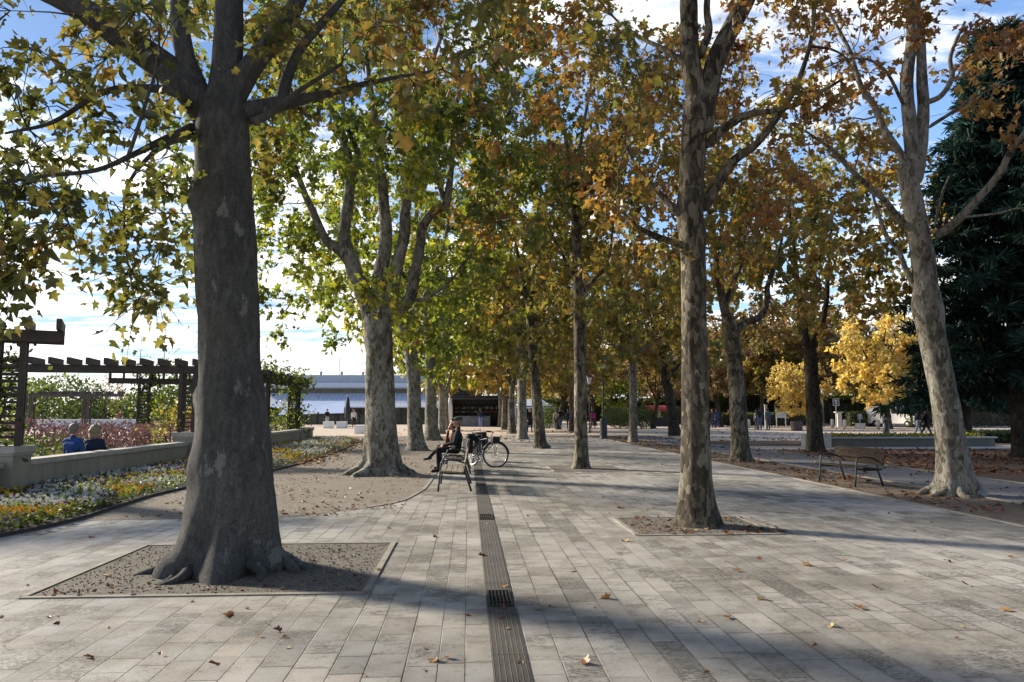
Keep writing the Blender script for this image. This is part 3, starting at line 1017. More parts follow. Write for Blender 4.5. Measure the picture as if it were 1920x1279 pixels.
def tree_far_right_near():
    bx, by = G(1783, 929); Y = by
    t = Tree((bx, by), 41)
    prof = [(1783, -.1, .50), (1783, 0, .46), (1782, .15, .40), (1780, .4, .315), (1777, .9, .272), (1770, 1.7, .248), (1762, 2.3, .24), (1752, 3.0, .242), (1747, 3.65, .25), (1745, 4.05, .22), (1741, 4.6, .205), (1735, 5.2, .195), (1725, 5.9, .18), (1719, 6.3, .165), (1717, 6.5, .08)]
    t.trunk([(P(x, 700, Y)[0], Y, z, r) for x, z, r in prof], k=32, flare=.36, lobes=5, rough=.055, bumps=[(3.6, 3.2, .25, .06), (3.5, .2, .22, .05), (4.6, .3, .2, .05)])
    t.roots(7, .4, .42, .06)
    L = lambda *r, k=9: t.limb(pl(0, Y, *r), k)
    L((1720, 345, .12), (1713, 300, .145), (1702, 220, .13), (1700, 140, .12), (1706, 40, .11), (1700, -80, .09), (1690, -260, .05), k=11)
    L((1721, 345, .10), (1724, 300, .13), (1732, 230, .115), (1728, 150, .10), (1722, 60, .085), (1715, -60, .07), (1730, -240, .04), k=10)
    L((1735, 195, .06), (1765, 180, .055), (1785, 145, .05), (1782, 105, .04), (1810, 40, .025, -.3), k=7)
    L((1712, 320, .085), (1690, 290, .08), (1660, 250, .07, .2), (1640, 200, .065, .3), (1615, 165, .055, .4), (1590, 90, .045, .5), (1555, 20, .03, .6), (1530, -60, .02, .7), k=8)
    L((1735, 445, .09), (1700, 425, .075), (1660, 380, .06, -.3), (1610, 330, .05, -.6), (1560, 285, .035, -.9), (1510, 245, .02, -1.1), k=8)
    L((1752, 445, .09), (1785, 420, .08, -.2), (1830, 375, .07, -.5), (1870, 330, .065, -.7), (1895, 280, .055, -.9), (1925, 240, .045, -1), (1980, 150, .03, -1.2), k=9)
    L((1735, 560, .06), (1705, 520, .055, .1), (1685, 470, .05, .2), (1660, 440, .045, .3), (1645, 390, .03, .4), (1630, 340, .015, .4), k=7)
    L((1752, 425, .03), (1765, 370, .025), (1780, 330, .015), k=5)
    L((1742, 240, .04), (1780, 215, .035, -.3), (1840, 175, .02, -.6), (1900, 150, .01, -.8), k=5)
    L((1695, 200, .04), (1660, 130, .03, -.6), (1600, 110, .02, -1), (1540, 130, .01, -1.2), k=5)
    keep = under([(1400, 420), (1500, 440), (1600, 420), (1680, 330), (1700, 130), (1760, 130), (1790, 220), (1850, 280), (1920, 420), (2200, 450)])

    def kp(p):
        if not keep(p): return False
        q, d = pix(np.array([p])); x, y = q[0]
        if 1420 < x < 1920 and -50 < y < 460 and nz(p, .8, 14) < .02: return False
        return True
    tg = t.targets((bx, by, 9.4), (5.4, 5.0, 5.0), 150, zmin=4.2, keep=kp, gap=-.08)
    t.grow(tg, zfork=3.9, nleaf=32, size=.135, twl=.55, tone=(.55, .22, .16), droop=.4)
    return t.build('plane_tree', 'leaning cream-barked plane tree beside the empty bench at the right', M['bark_pale'], M['leaf_rust'], 0, 'plane trees beside the asphalt path')


def mid_tree(label, prof, forks, crown, n, bark_, leaf_, lod, seed, size, nleaf=34, tone=(.42, .2, .15), zmin=3.2, zfork=2.5, base_px=None, group=None, keep=None, flare=.3, k=20, roots=0, twigs=True, twl=.6, gap=-.15):
    bx, by = G(*base_px); Y = by
    t = Tree((bx, by), seed)
    t.trunk([P(x, y, Y) + (r,) for x, y, r in [(prof[0][0], base_px[1] + 6, prof[0][2])] + list(prof)], k=k, per=7, flare=flare, lobes=4, rough=.06)
    if roots: t.roots(roots, prof[0][2], .4, .06)
    for f in forks: t.limb(pl(0, Y, *f), 8, 5)
    (dx, dy, cz), rad = crown
    tg = t.targets((bx + dx, by + dy, cz), rad, n, zmin=zmin, keep=keep, gap=gap)
    t.grow(tg, zfork=zfork, nleaf=nleaf, size=size, twl=twl, lod=lod, tone=tone, k=4, twigs=twigs, droop=.35)
    return t.build('plane_tree', label, M[bark_], M[leaf_], lod, group)


def proto_tree(seed, h, r, fork, rad, n, nleaf, size, lod=2, lean=.0, limbs=5, zmin=2.6):
    """a whole tree at the origin, to be copied"""
    t = Tree((0, 0), seed)
    rg = t.rng
    t.trunk([(0, 0, -.15, r * 1.6), (0, 0, 0, r * 1.5), (0.01, 0, .3, r * 1.2), (lean * .2, 0, 1.2, r), (lean * .6, .03, fork * .7, r * .9), (lean, 0, fork, r * .85), (lean * 1.1, 0, fork + .4, r * .6)], k=14, per=5, flare=.3, rough=.06)
    for i in range(limbs):
        a = i * 2 * PI / limbs + rg.uniform(-.4, .4); sp = rg.uniform(.25, .6)
        L = h - fork
        p0 = np.array([lean, 0, fork - rg.uniform(-.2, .5)])
        pts = [(*p0, r * .55)]
        for u in (.25, .55, .85):
            pts.append((p0[0] + math.cos(a) * rad[0] * sp * u * 1.3, math.sin(a) * rad[1] * sp * u * 1.3, p0[2] + L * u * .95, r * .5 * (1 - u * .9)))
        t.limb(pts, 7, 4, wob=.12)
    tg = t.targets((lean, 0, (h + zmin) / 2 + .3), (rad[0], rad[1], (h - zmin) / 2), n, zmin=zmin, gap=-.18)
    t.grow(tg, zfork=fork - .5, nleaf=nleaf, size=size, twl=.75, lod=lod, tone=(.42, .22, .16), k=4, twigs=False)
    return t


def place_copy(proto, loc, rz, sc, label, leaf_, bark_=None, group=None, name=None):
    c = copy_tree(proto)
    c.location = (loc[0], loc[1], 0); c.rotation_euler = (0, 0, rz); c.scale = (sc, sc, sc) if not hasattr(sc, '__len__') else sc
    c['label'] = label
    if group: c['group'] = group
    for ch in kids(c):
        s = ch.material_slots[0]; s.link = 'OBJECT'
        s.material = M[leaf_] if ch.name.startswith('crown') else M[bark_ or 'bark_dark']
    return c
# ------------------------------------------------------------------ ground
sheet('ground', [(-900, -60), (900, -60), (900, 1400), (-900, 1400)], 0.0, M['square'])
# garden behind the low wall
sheet('garden_ground', [(-60, 3), (-8.7, 3), (-8.7, 40), (-60, 40)], .004, M['lawn'])
# travertine promenade with its wide forecourt at the left
PAV_R = 7.65
pav = [(-9, -12), (PAV_R, -12), (PAV_R, 47), (-.85, 47), (-.82, 24), (-.86, 16.5), (-.98, 14.6), (-1.2, 13.3), (-1.65, 12.5), (-2.6, 11.5), (-5.5, 11.3), (-9, 11.3)]
sheet('paving', pav, .008, M['paving'])
dirt = [(-8.5, 11.3), (-5.5, 11.3), (-2.6, 11.5), (-1.65, 12.5), (-1.2, 13.3), (-.98, 14.6), (-.86, 16.5), (-.82, 24), (-.85, 47), (-8.5, 47)]
sheet('soil', dirt, .012, M['soil'])
sheet('leafy_strip', [(PAV_R, -12), (9.5, -12), (9.5, 47), (PAV_R, 47)], .012, M['leafsoil'])
sheet('asphalt_path', [(9.5, -12), (12.3, -12), (12.1, 30), (11.5, 47), (9.5, 47)], .008, M['asphalt'])
sheet('leafy_ground', [(12.3, -12), (60, -12), (60, 29.5), (24, 30.2), (12.1, 30)], .012, M['redsoil'])
sheet('leafy_ground', [(12.1, 33), (36, 33), (34, 38), (11.8, 39)], .010, M['redsoil'])


def kerb_line(name, pts, w, h, m, z0=0.0):
    b = MB()
    p = np.array(pts, float)
    d = np.gradient(p, axis=0); d /= np.linalg.norm(d, axis=1)[:, None]
    nrm = np.stack([d[:, 1], -d[:, 0]], 1)
    n = len(p)
    vs = []
    for s_, z in ((-.5, z0), (-.5, h), (.5, h), (.5, z0)):
        vs += [(*(p[i] + nrm[i] * s_ * w), z) for i in range(n)]
    fs = []
    for k in range(3):
        for i in range(n - 1):
            fs.append((k * n + i, k * n + i + 1, (k + 1) * n + i + 1, (k + 1) * n + i))
    b.add(vs, fs)
    o = b.build(name, m); o['kind'] = 'structure'
    return o


edge = np.array([(-5.5, 11.32), (-2.6, 11.52), (-1.65, 12.52), (-1.2, 13.32), (-.98, 14.6), (-.86, 16.5), (-.82, 24), (-.85, 47)])
ec = catmull(np.hstack([edge, np.zeros((len(edge), 1))]), 6)[:, :2]
kerb_line('kerb', ec[12:], .07, .022, M['kerb'])
kerb_line('kerb', [(PAV_R + .03, -12), (PAV_R + .03, 10), (PAV_R + .03, 47)], .08, .02, M['kerb'])
kerb_line('kerb', [(9.47, -12), (9.47, 12), (9.47, 47)], .09, .03, M['kerb'])
kerb_line('kerb', [(12.33, -12), (12.15, 30)], .09, .02, M['kerb'])


def pit(x0, x1, y0, y1):
    sheet('tree_pit_gravel', [(x0, y0), (x1, y0), (x1, y1), (x0, y1)], .012, M['gravel'])
    for a, b in (((x0 - .04, y0 - .03), (x1 + .07, y0 - .03)), ((x0 - .03, y1 + .03), (x1 + .07, y1 + .03))):
        kerb_line('pit_kerb', [a, b], .06, .020, M['kerb'])
    for x in (x0 - .03, x1 + .03):
        kerb_line('pit_kerb', [(x, y0), (x, y1)], .06, .022, M['kerb'])


pit(-3.76, -.92, G(400, 1117)[1], G(400, 1024)[1])
pit(G(1205, 1004)[0] - .05, G(1460, 1003)[0], G(1300, 1004)[1], G(1300, 972)[1])
pit(2.3, 4.2, 19.6, 21.4)
# flower bed between the wall and the soil
BEDX = [(-6.1, 9.55), (-5.82, 10.2), (-5.68, 11.3), (-5.75, 12.7), (-5.85, 14.5), (-5.6, 17), (-5.15, 20), (-4.95, 25), (-5.1, 31), (-5.6, 38), (-6.6, 41.5)]
bed = [(-8.4, 9.3)] + BEDX + [(-8.4, 41.5)]
sheet('flower_bed', bed, .030, M['bedsoil'])
be = catmull(np.array([(x, y, 0) for x, y in [(-8.4, 9.2), (-6.7, 9.25)] + BEDX]), 5)[:, :2]
kerb_line('bed_kerb', be, .05, .06, worn('dark_kerb', (.06, .055, .05), .8, .4, 8))

# pansies: petals in colour drifts, with leaves between (nobody could count them)
rg = np.random.default_rng(5)
bx_ = np.array([b[0] for b in BEDX]); by_ = np.array([b[1] for b in BEDX])
N = 8500
yy = 9.35 + 32 * rg.uniform(0, 1, N) ** 1.7
xr = np.interp(yy, by_, bx_) - .08
xx = -8.3 + (xr + 8.3) * rg.uniform(0, 1, N)
h = rg.uniform(.10, .22, N)
pos, ax, nr, tn, sz = [], [], [], [], []
for i in range(N):
    v = mnoise.noise(Vector((xx[i] * .8, yy[i] * .6, 2.0))) * .95 + .41 + rg.normal(0, .10)
    # whites nearest the kerb at the front, violet and yellow drifts behind
    t0 = float(np.clip(v, 0, 1))
    yaw = rg.uniform(0, 6.28); face = Vector((math.cos(yaw) * .6 + .45, math.sin(yaw) * .6 - .5, .75)).normalized()
    u = face.orthogonal().normalized(); w = face.cross(u)
    npet = 5 if yy[i] < 18 else 3
    for k in range(npet):
        a = k * 2 * PI / npet + yaw
        d = u * math.cos(a) + w * math.sin(a)
        pos.append((xx[i], yy[i], .03 + h[i])); ax.append(d); nr.append(face); tn.append(t0 + rg.normal(0, .015)); sz.append(.030 if npet == 5 else .042)
me = leaves_mesh('pansies', np.array(pos), np.array(ax), np.array(nr), np.array(sz) * rg.uniform(.85, 1.2, len(sz)), np.array(tn), 1, rng=rg)
tag(mesh_obj('pansies', me, None, [M['petal']]), 'drifts of white, violet, yellow and orange pansies filling the bed below the low wall', 'flowers', kind='stuff')
N2 = 12500
yy = 9.35 + 32 * rg.uniform(0, 1, N2) ** 1.7; xx = -8.3 + (np.interp(yy, by_, bx_) + 8.25) * rg.uniform(0, 1, N2)
p2 = np.stack([xx, yy, .03 + rg.uniform(0, .17, N2)], 1)
me = leaves_mesh('pansy_leaves', p2, rg.normal(0, 1, (N2, 3)) + [0, 0, .6], rg.normal(0, .5, (N2, 3)) + [0, 0, 1], rg.uniform(.05, .10, N2), rg.uniform(0, .75, N2), 2, rng=rg)
tag(mesh_obj('pansy_foliage', me, None, [M['leaf_shrub']]), 'low green leaves growing between the pansies in the bed', 'foliage', kind='stuff')


# ------------------------------------------------------------------ drain with its grates
x_c = .275
dr = [(x_c - .115, -12), (x_c + .115, -12), (x_c + .115, 47), (x_c - .115, 47)]
sheet('drain_channel', dr, .012, M['drain'])


def grate(y, label):
    b = MB()
    L, w = .52, .20
    for s_ in (-1, 1):
        b.box((s_ * (w / 2 - .008), 0, .006), (.016, L, .012))
        b.box((0, s_ * (L / 2 - .009), .006), (w - .034, .018, .012))
    for i in range(5):
        b.box((-.062 + i * .031, 0, .006), (.013, L - .038, .010))
    for q in (-.09, .09):
        b.box((0, q, .0045), (w - .034, .014, .006))
    root = empty('drain_grate', (x_c, y, .0125))
    tag(root, label, 'drain grate', 'iron grates in the drain channel')
    b.build('bars', M['grate'], root, bevel=.0015)
    v = MB(); v.box((0, 0, .0012), (w - .03, L - .03, .0016)); v.build('shade_plate', M['grate_shade'], root)  # thin black plate painted as the shade between the bars


grate(G(945, 1125)[1], 'slotted iron drain grate nearest the foot of the picture, in the dark channel')
grate(G(915, 971)[1], 'slotted iron drain grate further along, level with the right gravel pit')
grate(G(903, 905)[1] - .5, 'slotted iron drain grate beside the feet of the nearer wooden bench')


# ------------------------------------------------------------------ leaf litter
def litter(name, label, xs, ys, n, size, tone, z=.016, lod=1, seed=1, density=None, keep=None):
    g = np.random.default_rng(seed)
    x = g.uniform(xs[0], xs[1], n); y = ys[0] + (ys[1] - ys[0]) * g.uniform(0, 1, n) ** 1.5
    if keep is not None:
        k = np.array([keep(a, b, g) for a, b in zip(x, y)]); x, y = x[k], y[k]
    n = len(x)
    a = g.uniform(0, 6.28, n)
    ax = np.stack([np.cos(a), np.sin(a), g.normal(0, .22, n)], 1)
    nr = np.stack([g.normal(0, .28, n), g.normal(0, .28, n), np.ones(n)], 1)
    pos = np.stack([x, y, z + g.uniform(0, .012, n)], 1)
    me = leaves_mesh(name, pos, ax, nr, g.uniform(size[0], size[1], n), np.clip(g.normal(tone, .24, n), 0, 1), lod, fold=.3, curl=.6, rng=g)
    return tag(mesh_obj(name, me, None, [M['leaf_dry']]), label, 'fallen leaves', kind='stuff')


def dens(thr, s=.5, o=0.0):
    return lambda x, y, g: mnoise.noise(Vector((x * s + o, y * s, o))) + g.normal(0, .22) > thr


litter('leaf_litter', 'red-brown carpet of fallen leaves right of the asphalt path', (12.35, 27), (11, 30), 11000, (.07, .15), .38, seed=2, keep=dens(-.25, .35))
litter('leaf_litter', 'scattered brown leaves on the strip between paving and asphalt path', (7.7, 9.4), (4, 46), 2600, (.05, .14), .45, seed=3, keep=dens(-.05, .7))
litter('leaf_litter', 'thin scatter of dry leaves on the asphalt path', (9.6, 12.1), (6, 46), 420, (.06, .15), .4, seed=4)
litter('leaf_litter', 'brown leaf scraps on the bare soil round the second left tree', (-5.3, -.95), (11.6, 46), 1700, (.03, .085), .55, seed=5, keep=dens(-.1, .6, 4))
litter('leaf_litter', 'small dry leaves and scraps strewn over the pale paving', (-4.5, 7.5), (2.5, 46), 420, (.02, .07), .66, z=.010, seed=6, lod=0)
litter('leaf_litter', 'leaves dropped on the sunny square beyond the planter', (-6, 40), (38, 62), 2400, (.10, .20), .45, z=.01, seed=7, keep=dens(0, .2, 2))
litter('leaf_litter', 'golden leaves heaped on the far end of the flower bed', (-8.2, -4.3), (22, 42), 1500, (.08, .16), .72, z=.08, seed=8)
litter('leaf_litter', 'dry leaf crumbs lying in the gravel of the left pit', (-3.7, -1.0), (6.75, 8.75), 170, (.02, .06), .5, seed=19)
litter('leaf_litter', 'dry leaf crumbs lying in the gravel of the right pit', (2.2, 4.2), (9.5, 11.0), 130, (.03, .10), .5, seed=9)

# loose stones of the two near pits
g = np.random.default_rng(12)
st = MB()
for x0, x1, y0, y1, n in ((-3.72, -.96, G(400, 1114)[1], G(400, 1026)[1], 1500), (G(1205, 1004)[0], G(1455, 1003)[0], G(1300, 1001)[1], G(1300, 974)[1], 600)):
    for i in range(n):
        r = g.uniform(.004, .0095)
        st.ball((g.uniform(x0, x1), g.uniform(y0, y1), .014 + r * .3), r, 5, 3, sc=(g.uniform(.8, 1.5), g.uniform(.8, 1.3), .7))
tag(st.build('loose_gravel', M['gravel']), 'loose grey gravel stones in the tree pits', 'gravel', kind='stuff')
# ------------------------------------------------------------------ the trees, one by one
tree_left_near()
tree_left_second()
tree_right_near()
tree_far_right_near()
LG, RG, FG = 'plane trees of the left row', 'plane trees of the right row', 'plane trees beside the asphalt path'
# trees whose trunks stand just outside the frame but whose crowns hang into it
t = Tree((3.1, -.1), 61)
t.trunk([(3.1, -.1, z, r) for z, r in ((-.1, .34), (0, .32), (.3, .25), (1, .21), (2.5, .2), (4, .19), (5.6, .17), (6.3, .12))], k=20, flare=.3)
for a in range(6):
    an = a * 1.05 + .3
    t.limb([(3.1, -.1, 4.2 + a * .3, .09), (3.1 + math.cos(an) * 1.6, -.1 + math.sin(an) * 1.6, 5.6 + a * .25, .06), (3.1 + math.cos(an) * 3.2, -.1 + math.sin(an) * 3.4, 7 + a * .3, .03)], 7)
kf = under([(-600, 60), (1000, 20), (1060, 40), (1300, 60), (1480, 60), (1640, 90), (1700, 190), (1780, 200), (1850, 110), (1900, 160), (2400, 250)])
tg = [q_ for q_ in t.targets((3.1, -.1, 8.8), (4.8, 5.4, 4.4), 230, zmin=4.6) if not (lambda a, d: d[0] > 0 and -80 < a[0][0] < 2000 and a[0][1] > -90)(*pix(np.array([q_])))]
for x, y, Y in [(1640, 70, 5.4), (1710, 60, 5.2), (1760, 170, 5.4), (1850, 60, 5.6), (1560, 10, 5.4), (1090, 20, 5.8), (1240, 0, 5.8)]:
    tg.append(np.array(P(x, y, Y)))
t.grow(tg, zfork=4, nleaf=24, size=.125, tone=(.35, .22, .15), twl=.38)
t.build('plane_tree', 'plane tree behind the viewpoint whose large dark leaves hang into the top right', M['bark_mid'], M['leaf_rust'], 0, RG)

edge_l2 = None
mid_tree('pale plane tree third in the left row, just past the rooty one', [(781, 845, .46), (780, 825, .34), (777, 780, .29), (775, 700, .27), (766, 640, .26), (755, 600, .26), (745, 560, .2)],
         [((756, 600, .16), (735, 540, .13), (720, 460, .1), (700, 330, .05)), ((760, 600, .16), (765, 530, .13), (775, 440, .1), (770, 300, .05)), ((765, 610, .14), (800, 550, .11), (830, 470, .08), (850, 360, .04))] and
         [((756, 598, .16), (742, 540, .13), (730, 460, .1), (715, 330, .05)), ((758, 598, .16), (768, 530, .13), (780, 440, .1), (775, 300, .05)), ((762, 604, .14), (800, 550, .11), (830, 470, .08), (850, 360, .04))],
         ((0, 0, 8.6), (5.2, 5.2, 5.4)), 240, 'bark_pale', 'leaf_green', 1, 71, .23, zmin=3.6, group=LG, base_px=(781, 845), tone=(.38, .22, .15))
mid_tree('pale plane tree fourth in the left row, flared at its foot', [(809, 826, .50), (809, 805, .36), (808, 770, .31), (808, 700, .29), (806, 640, .27), (802, 590, .2)],
         [((804, 600, .16), (790, 540, .12), (775, 430, .05)), ((806, 600, .15), (815, 520, .12), (825, 410, .05)), ((806, 620, .12), (850, 560, .09), (880, 480, .04))],
         ((0, 0, 8.4), (5.2, 5.2, 5.2)), 220, 'bark_pale', 'leaf_green', 1, 72, .26, zmin=3.4, group=LG, base_px=(809, 826), tone=(.46, .22, .15))
mid_tree('mottled plane tree second in the right row, standing in the paving', [(1090, 879, .27), (1090, 868, .21), (1089, 820, .185), (1088, 700, .172), (1087, 620, .165), (1085, 540, .15), (1081, 470, .13), (1078, 400, .11), (1075, 330, .09), (1072, 290, .06)],
         [((1076, 335, .07), (1060, 260, .06), (1045, 180, .045), (1030, 60, .02)), ((1077, 340, .07), (1088, 270, .055), (1100, 200, .045), (1120, 80, .02)),
          ((1086, 560, .07), (1110, 530, .06), (1140, 490, .045), (1150, 420, .03), (1170, 340, .015)), ((1084, 530, .06), (1060, 490, .05), (1035, 440, .035), (1010, 370, .015)), ((1080, 440, .05), (1105, 410, .04), (1130, 350, .03), (1140, 270, .012)), ((1087, 575, .035), (1110, 573, .025), (1140, 572, .012))],
         ((0, 0, 8.4), (4.6, 4.6, 5.0)), 280, 'bark_mid', 'leaf_gold', 1, 73, .19, zmin=3.9, zfork=3.2, group=RG, base_px=(1090, 879), tone=(.36, .28, .17))
mid_tree('leaning plane tree third in the right row, behind the bicycles', [(1015, 841, .36), (1013, 828, .27), (1009, 780, .235), (1004, 720, .22), (999, 660, .2), (994, 600, .17), (990, 560, .12)],
         [((992, 580, .1), (975, 500, .08), (960, 400, .04)), ((993, 580, .1), (1005, 500, .08), (1015, 400, .04)), ((1000, 660, .09), (1030, 600, .06), (1060, 540, .03))],
         ((0, 0, 8.4), (4.8, 4.8, 5.0)), 240, 'bark_mid', 'leaf_gold', 1, 74, .23, zmin=3.4, group=RG, base_px=(1015, 841), tone=(.30, .26, .17))
mid_tree('pale-trunked plane tree fourth in the right row', [(979, 824, .36), (979, 812, .28), (979, 770, .26), (978, 700, .25), (977, 640, .22), (976, 590, .17)],
         [((976, 600, .12), (955, 530, .09), (940, 430, .04)), ((977, 600, .12), (990, 530, .09), (1000, 420, .04)), ((978, 640, .1), (1010, 590, .07), (1040, 520, .03))],
         ((0, 0, 8.2), (5.0, 5.0, 5.0)), 220, 'bark_pale', 'leaf_gold', 2, 75, .30, zmin=3.0, group=RG, base_px=(979, 824), tone=(.30, .25, .17))
mid_tree('forked plane tree on the leafy strip, left of the far planter', [(1390, 866, .40), (1389, 852, .31), (1386, 800, .275), (1381, 720, .255), (1375, 660, .25), (1370, 620, .25), (1364, 590, .18)],
         [((1366, 605, .17), (1354, 560, .14), (1345, 510, .12), (1335, 440, .09), (1320, 330, .04)), ((1376, 625, .14), (1400, 605, .12), (1428, 590, .11), (1438, 560, .10), (1440, 535, .08), (1460, 470, .05), (1480, 380, .02)),
          ((1360, 575, .11), (1375, 530, .09), (1392, 480, .07), (1400, 380, .03))],
         ((0, 0, 8.5), (5.0, 5.0, 4.8)), 240, 'bark_mid', 'leaf_gold', 1, 76, .20, zmin=4.3, group=FG, base_px=(1390, 866), tone=(.40, .27, .17))
mid_tree('greenish Y-forked plane tree at the left end of the far planter', [(1530, 848, .42), (1529, 835, .32), (1526, 780, .28), (1522, 710, .26), (1520, 670, .26), (1518, 640, .18)],
         [((1517, 655, .16), (1507, 610, .14), (1500, 560, .12), (1492, 500, .09), (1480, 400, .04)), ((1524, 655, .15), (1536, 615, .13), (1547, 580, .11), (1552, 520, .09), (1560, 430, .04)), ((1500, 560, .07), (1470, 520, .05), (1440, 470, .02))],
         ((0, 0, 8.6), (5.2, 5.2, 4.8)), 230, 'bark_dark', 'leaf_gold', 1, 77, .24, zmin=4.2, group=FG, base_px=(1530, 848), tone=(.38, .25, .16))
mid_tree('straight thin-crowned plane tree on the strip beyond the second right-row tree', [(1187, 829, .30), (1187, 818, .235), (1187, 760, .21), (1186, 700, .2), (1185, 668, .19), (1185, 655, .12)],
         [((1184, 668, .09), (1160, 650, .07), (1135, 645, .03)), ((1187, 668, .09), (1215, 650, .07), (1245, 640, .03)), ((1185, 665, .09), (1180, 600, .07), (1175, 520, .03))],
         ((0, 0, 7.4), (4.2, 4.2, 3.6)), 170, 'bark_pale', 'leaf_gold', 2, 78, .28, zmin=3.9, group=FG, base_px=(1187, 829), tone=(.35, .24, .16))
mid_tree('dark leaning plane tree on the sunny square', [(1266, 817, .42), (1264, 805, .34), (1258, 760, .32), (1250, 715, .3), (1245, 690, .28), (1240, 670, .18)],
         [((1248, 695, .18), (1232, 650, .14), (1220, 590, .06)), ((1252, 710, .16), (1280, 670, .12), (1300, 610, .05))],
         ((-.5, 0, 7.6), (5.0, 5.0, 4.2)), 180, 'bark_dark', 'leaf_gold', 2, 79, .32, zmin=3.3, group='trees on the square', base_px=(1266, 817), tone=(.3, .24, .16))

# ---- prototypes copied for the far trees
A = proto_tree(101, 12.5, .24, 3.2, (4.6, 4.6), 150, 40, .34, zmin=2.7)
PA = A.build('plane_tree', 'x', M['bark_pale'], M['leaf_gold'], 2, LG)
B = proto_tree(102, 11.5, .22, 2.8, (4.4, 4.2), 140, 40, .36, lean=.5, zmin=2.3)
PB = B.build('broadleaf_tree', 'x', M['bark_dark'], M['leaf_brown'], 2, 'autumn trees beyond the square')
Cc = proto_tree(103, 10.0, .25, 2.2, (4.2, 4.0), 190, 44, .34, zmin=1.6)
PC = Cc.build('broadleaf_tree', 'x', M['bark_dark'], M['leaf_yellow'], 2, 'autumn trees beyond the square')

used = set()


def put(proto, loc, rz, sc, label, leaf_, bark_, group):
    if proto.name not in used:
        used.add(proto.name)
        c = proto
        c.location = (loc[0], loc[1], 0); c.rotation_euler = (0, 0, rz); c.scale = (sc, sc, sc)
        c['label'] = label; c['group'] = group
        for ch in kids(c):
            s = ch.material_slots[0]; s.link = 'OBJECT'
            s.material = M[leaf_] if ch.name.startswith('crown') else M[bark_]
        return c
    return place_copy(proto, loc, rz, sc, label, leaf_, bark_, group)


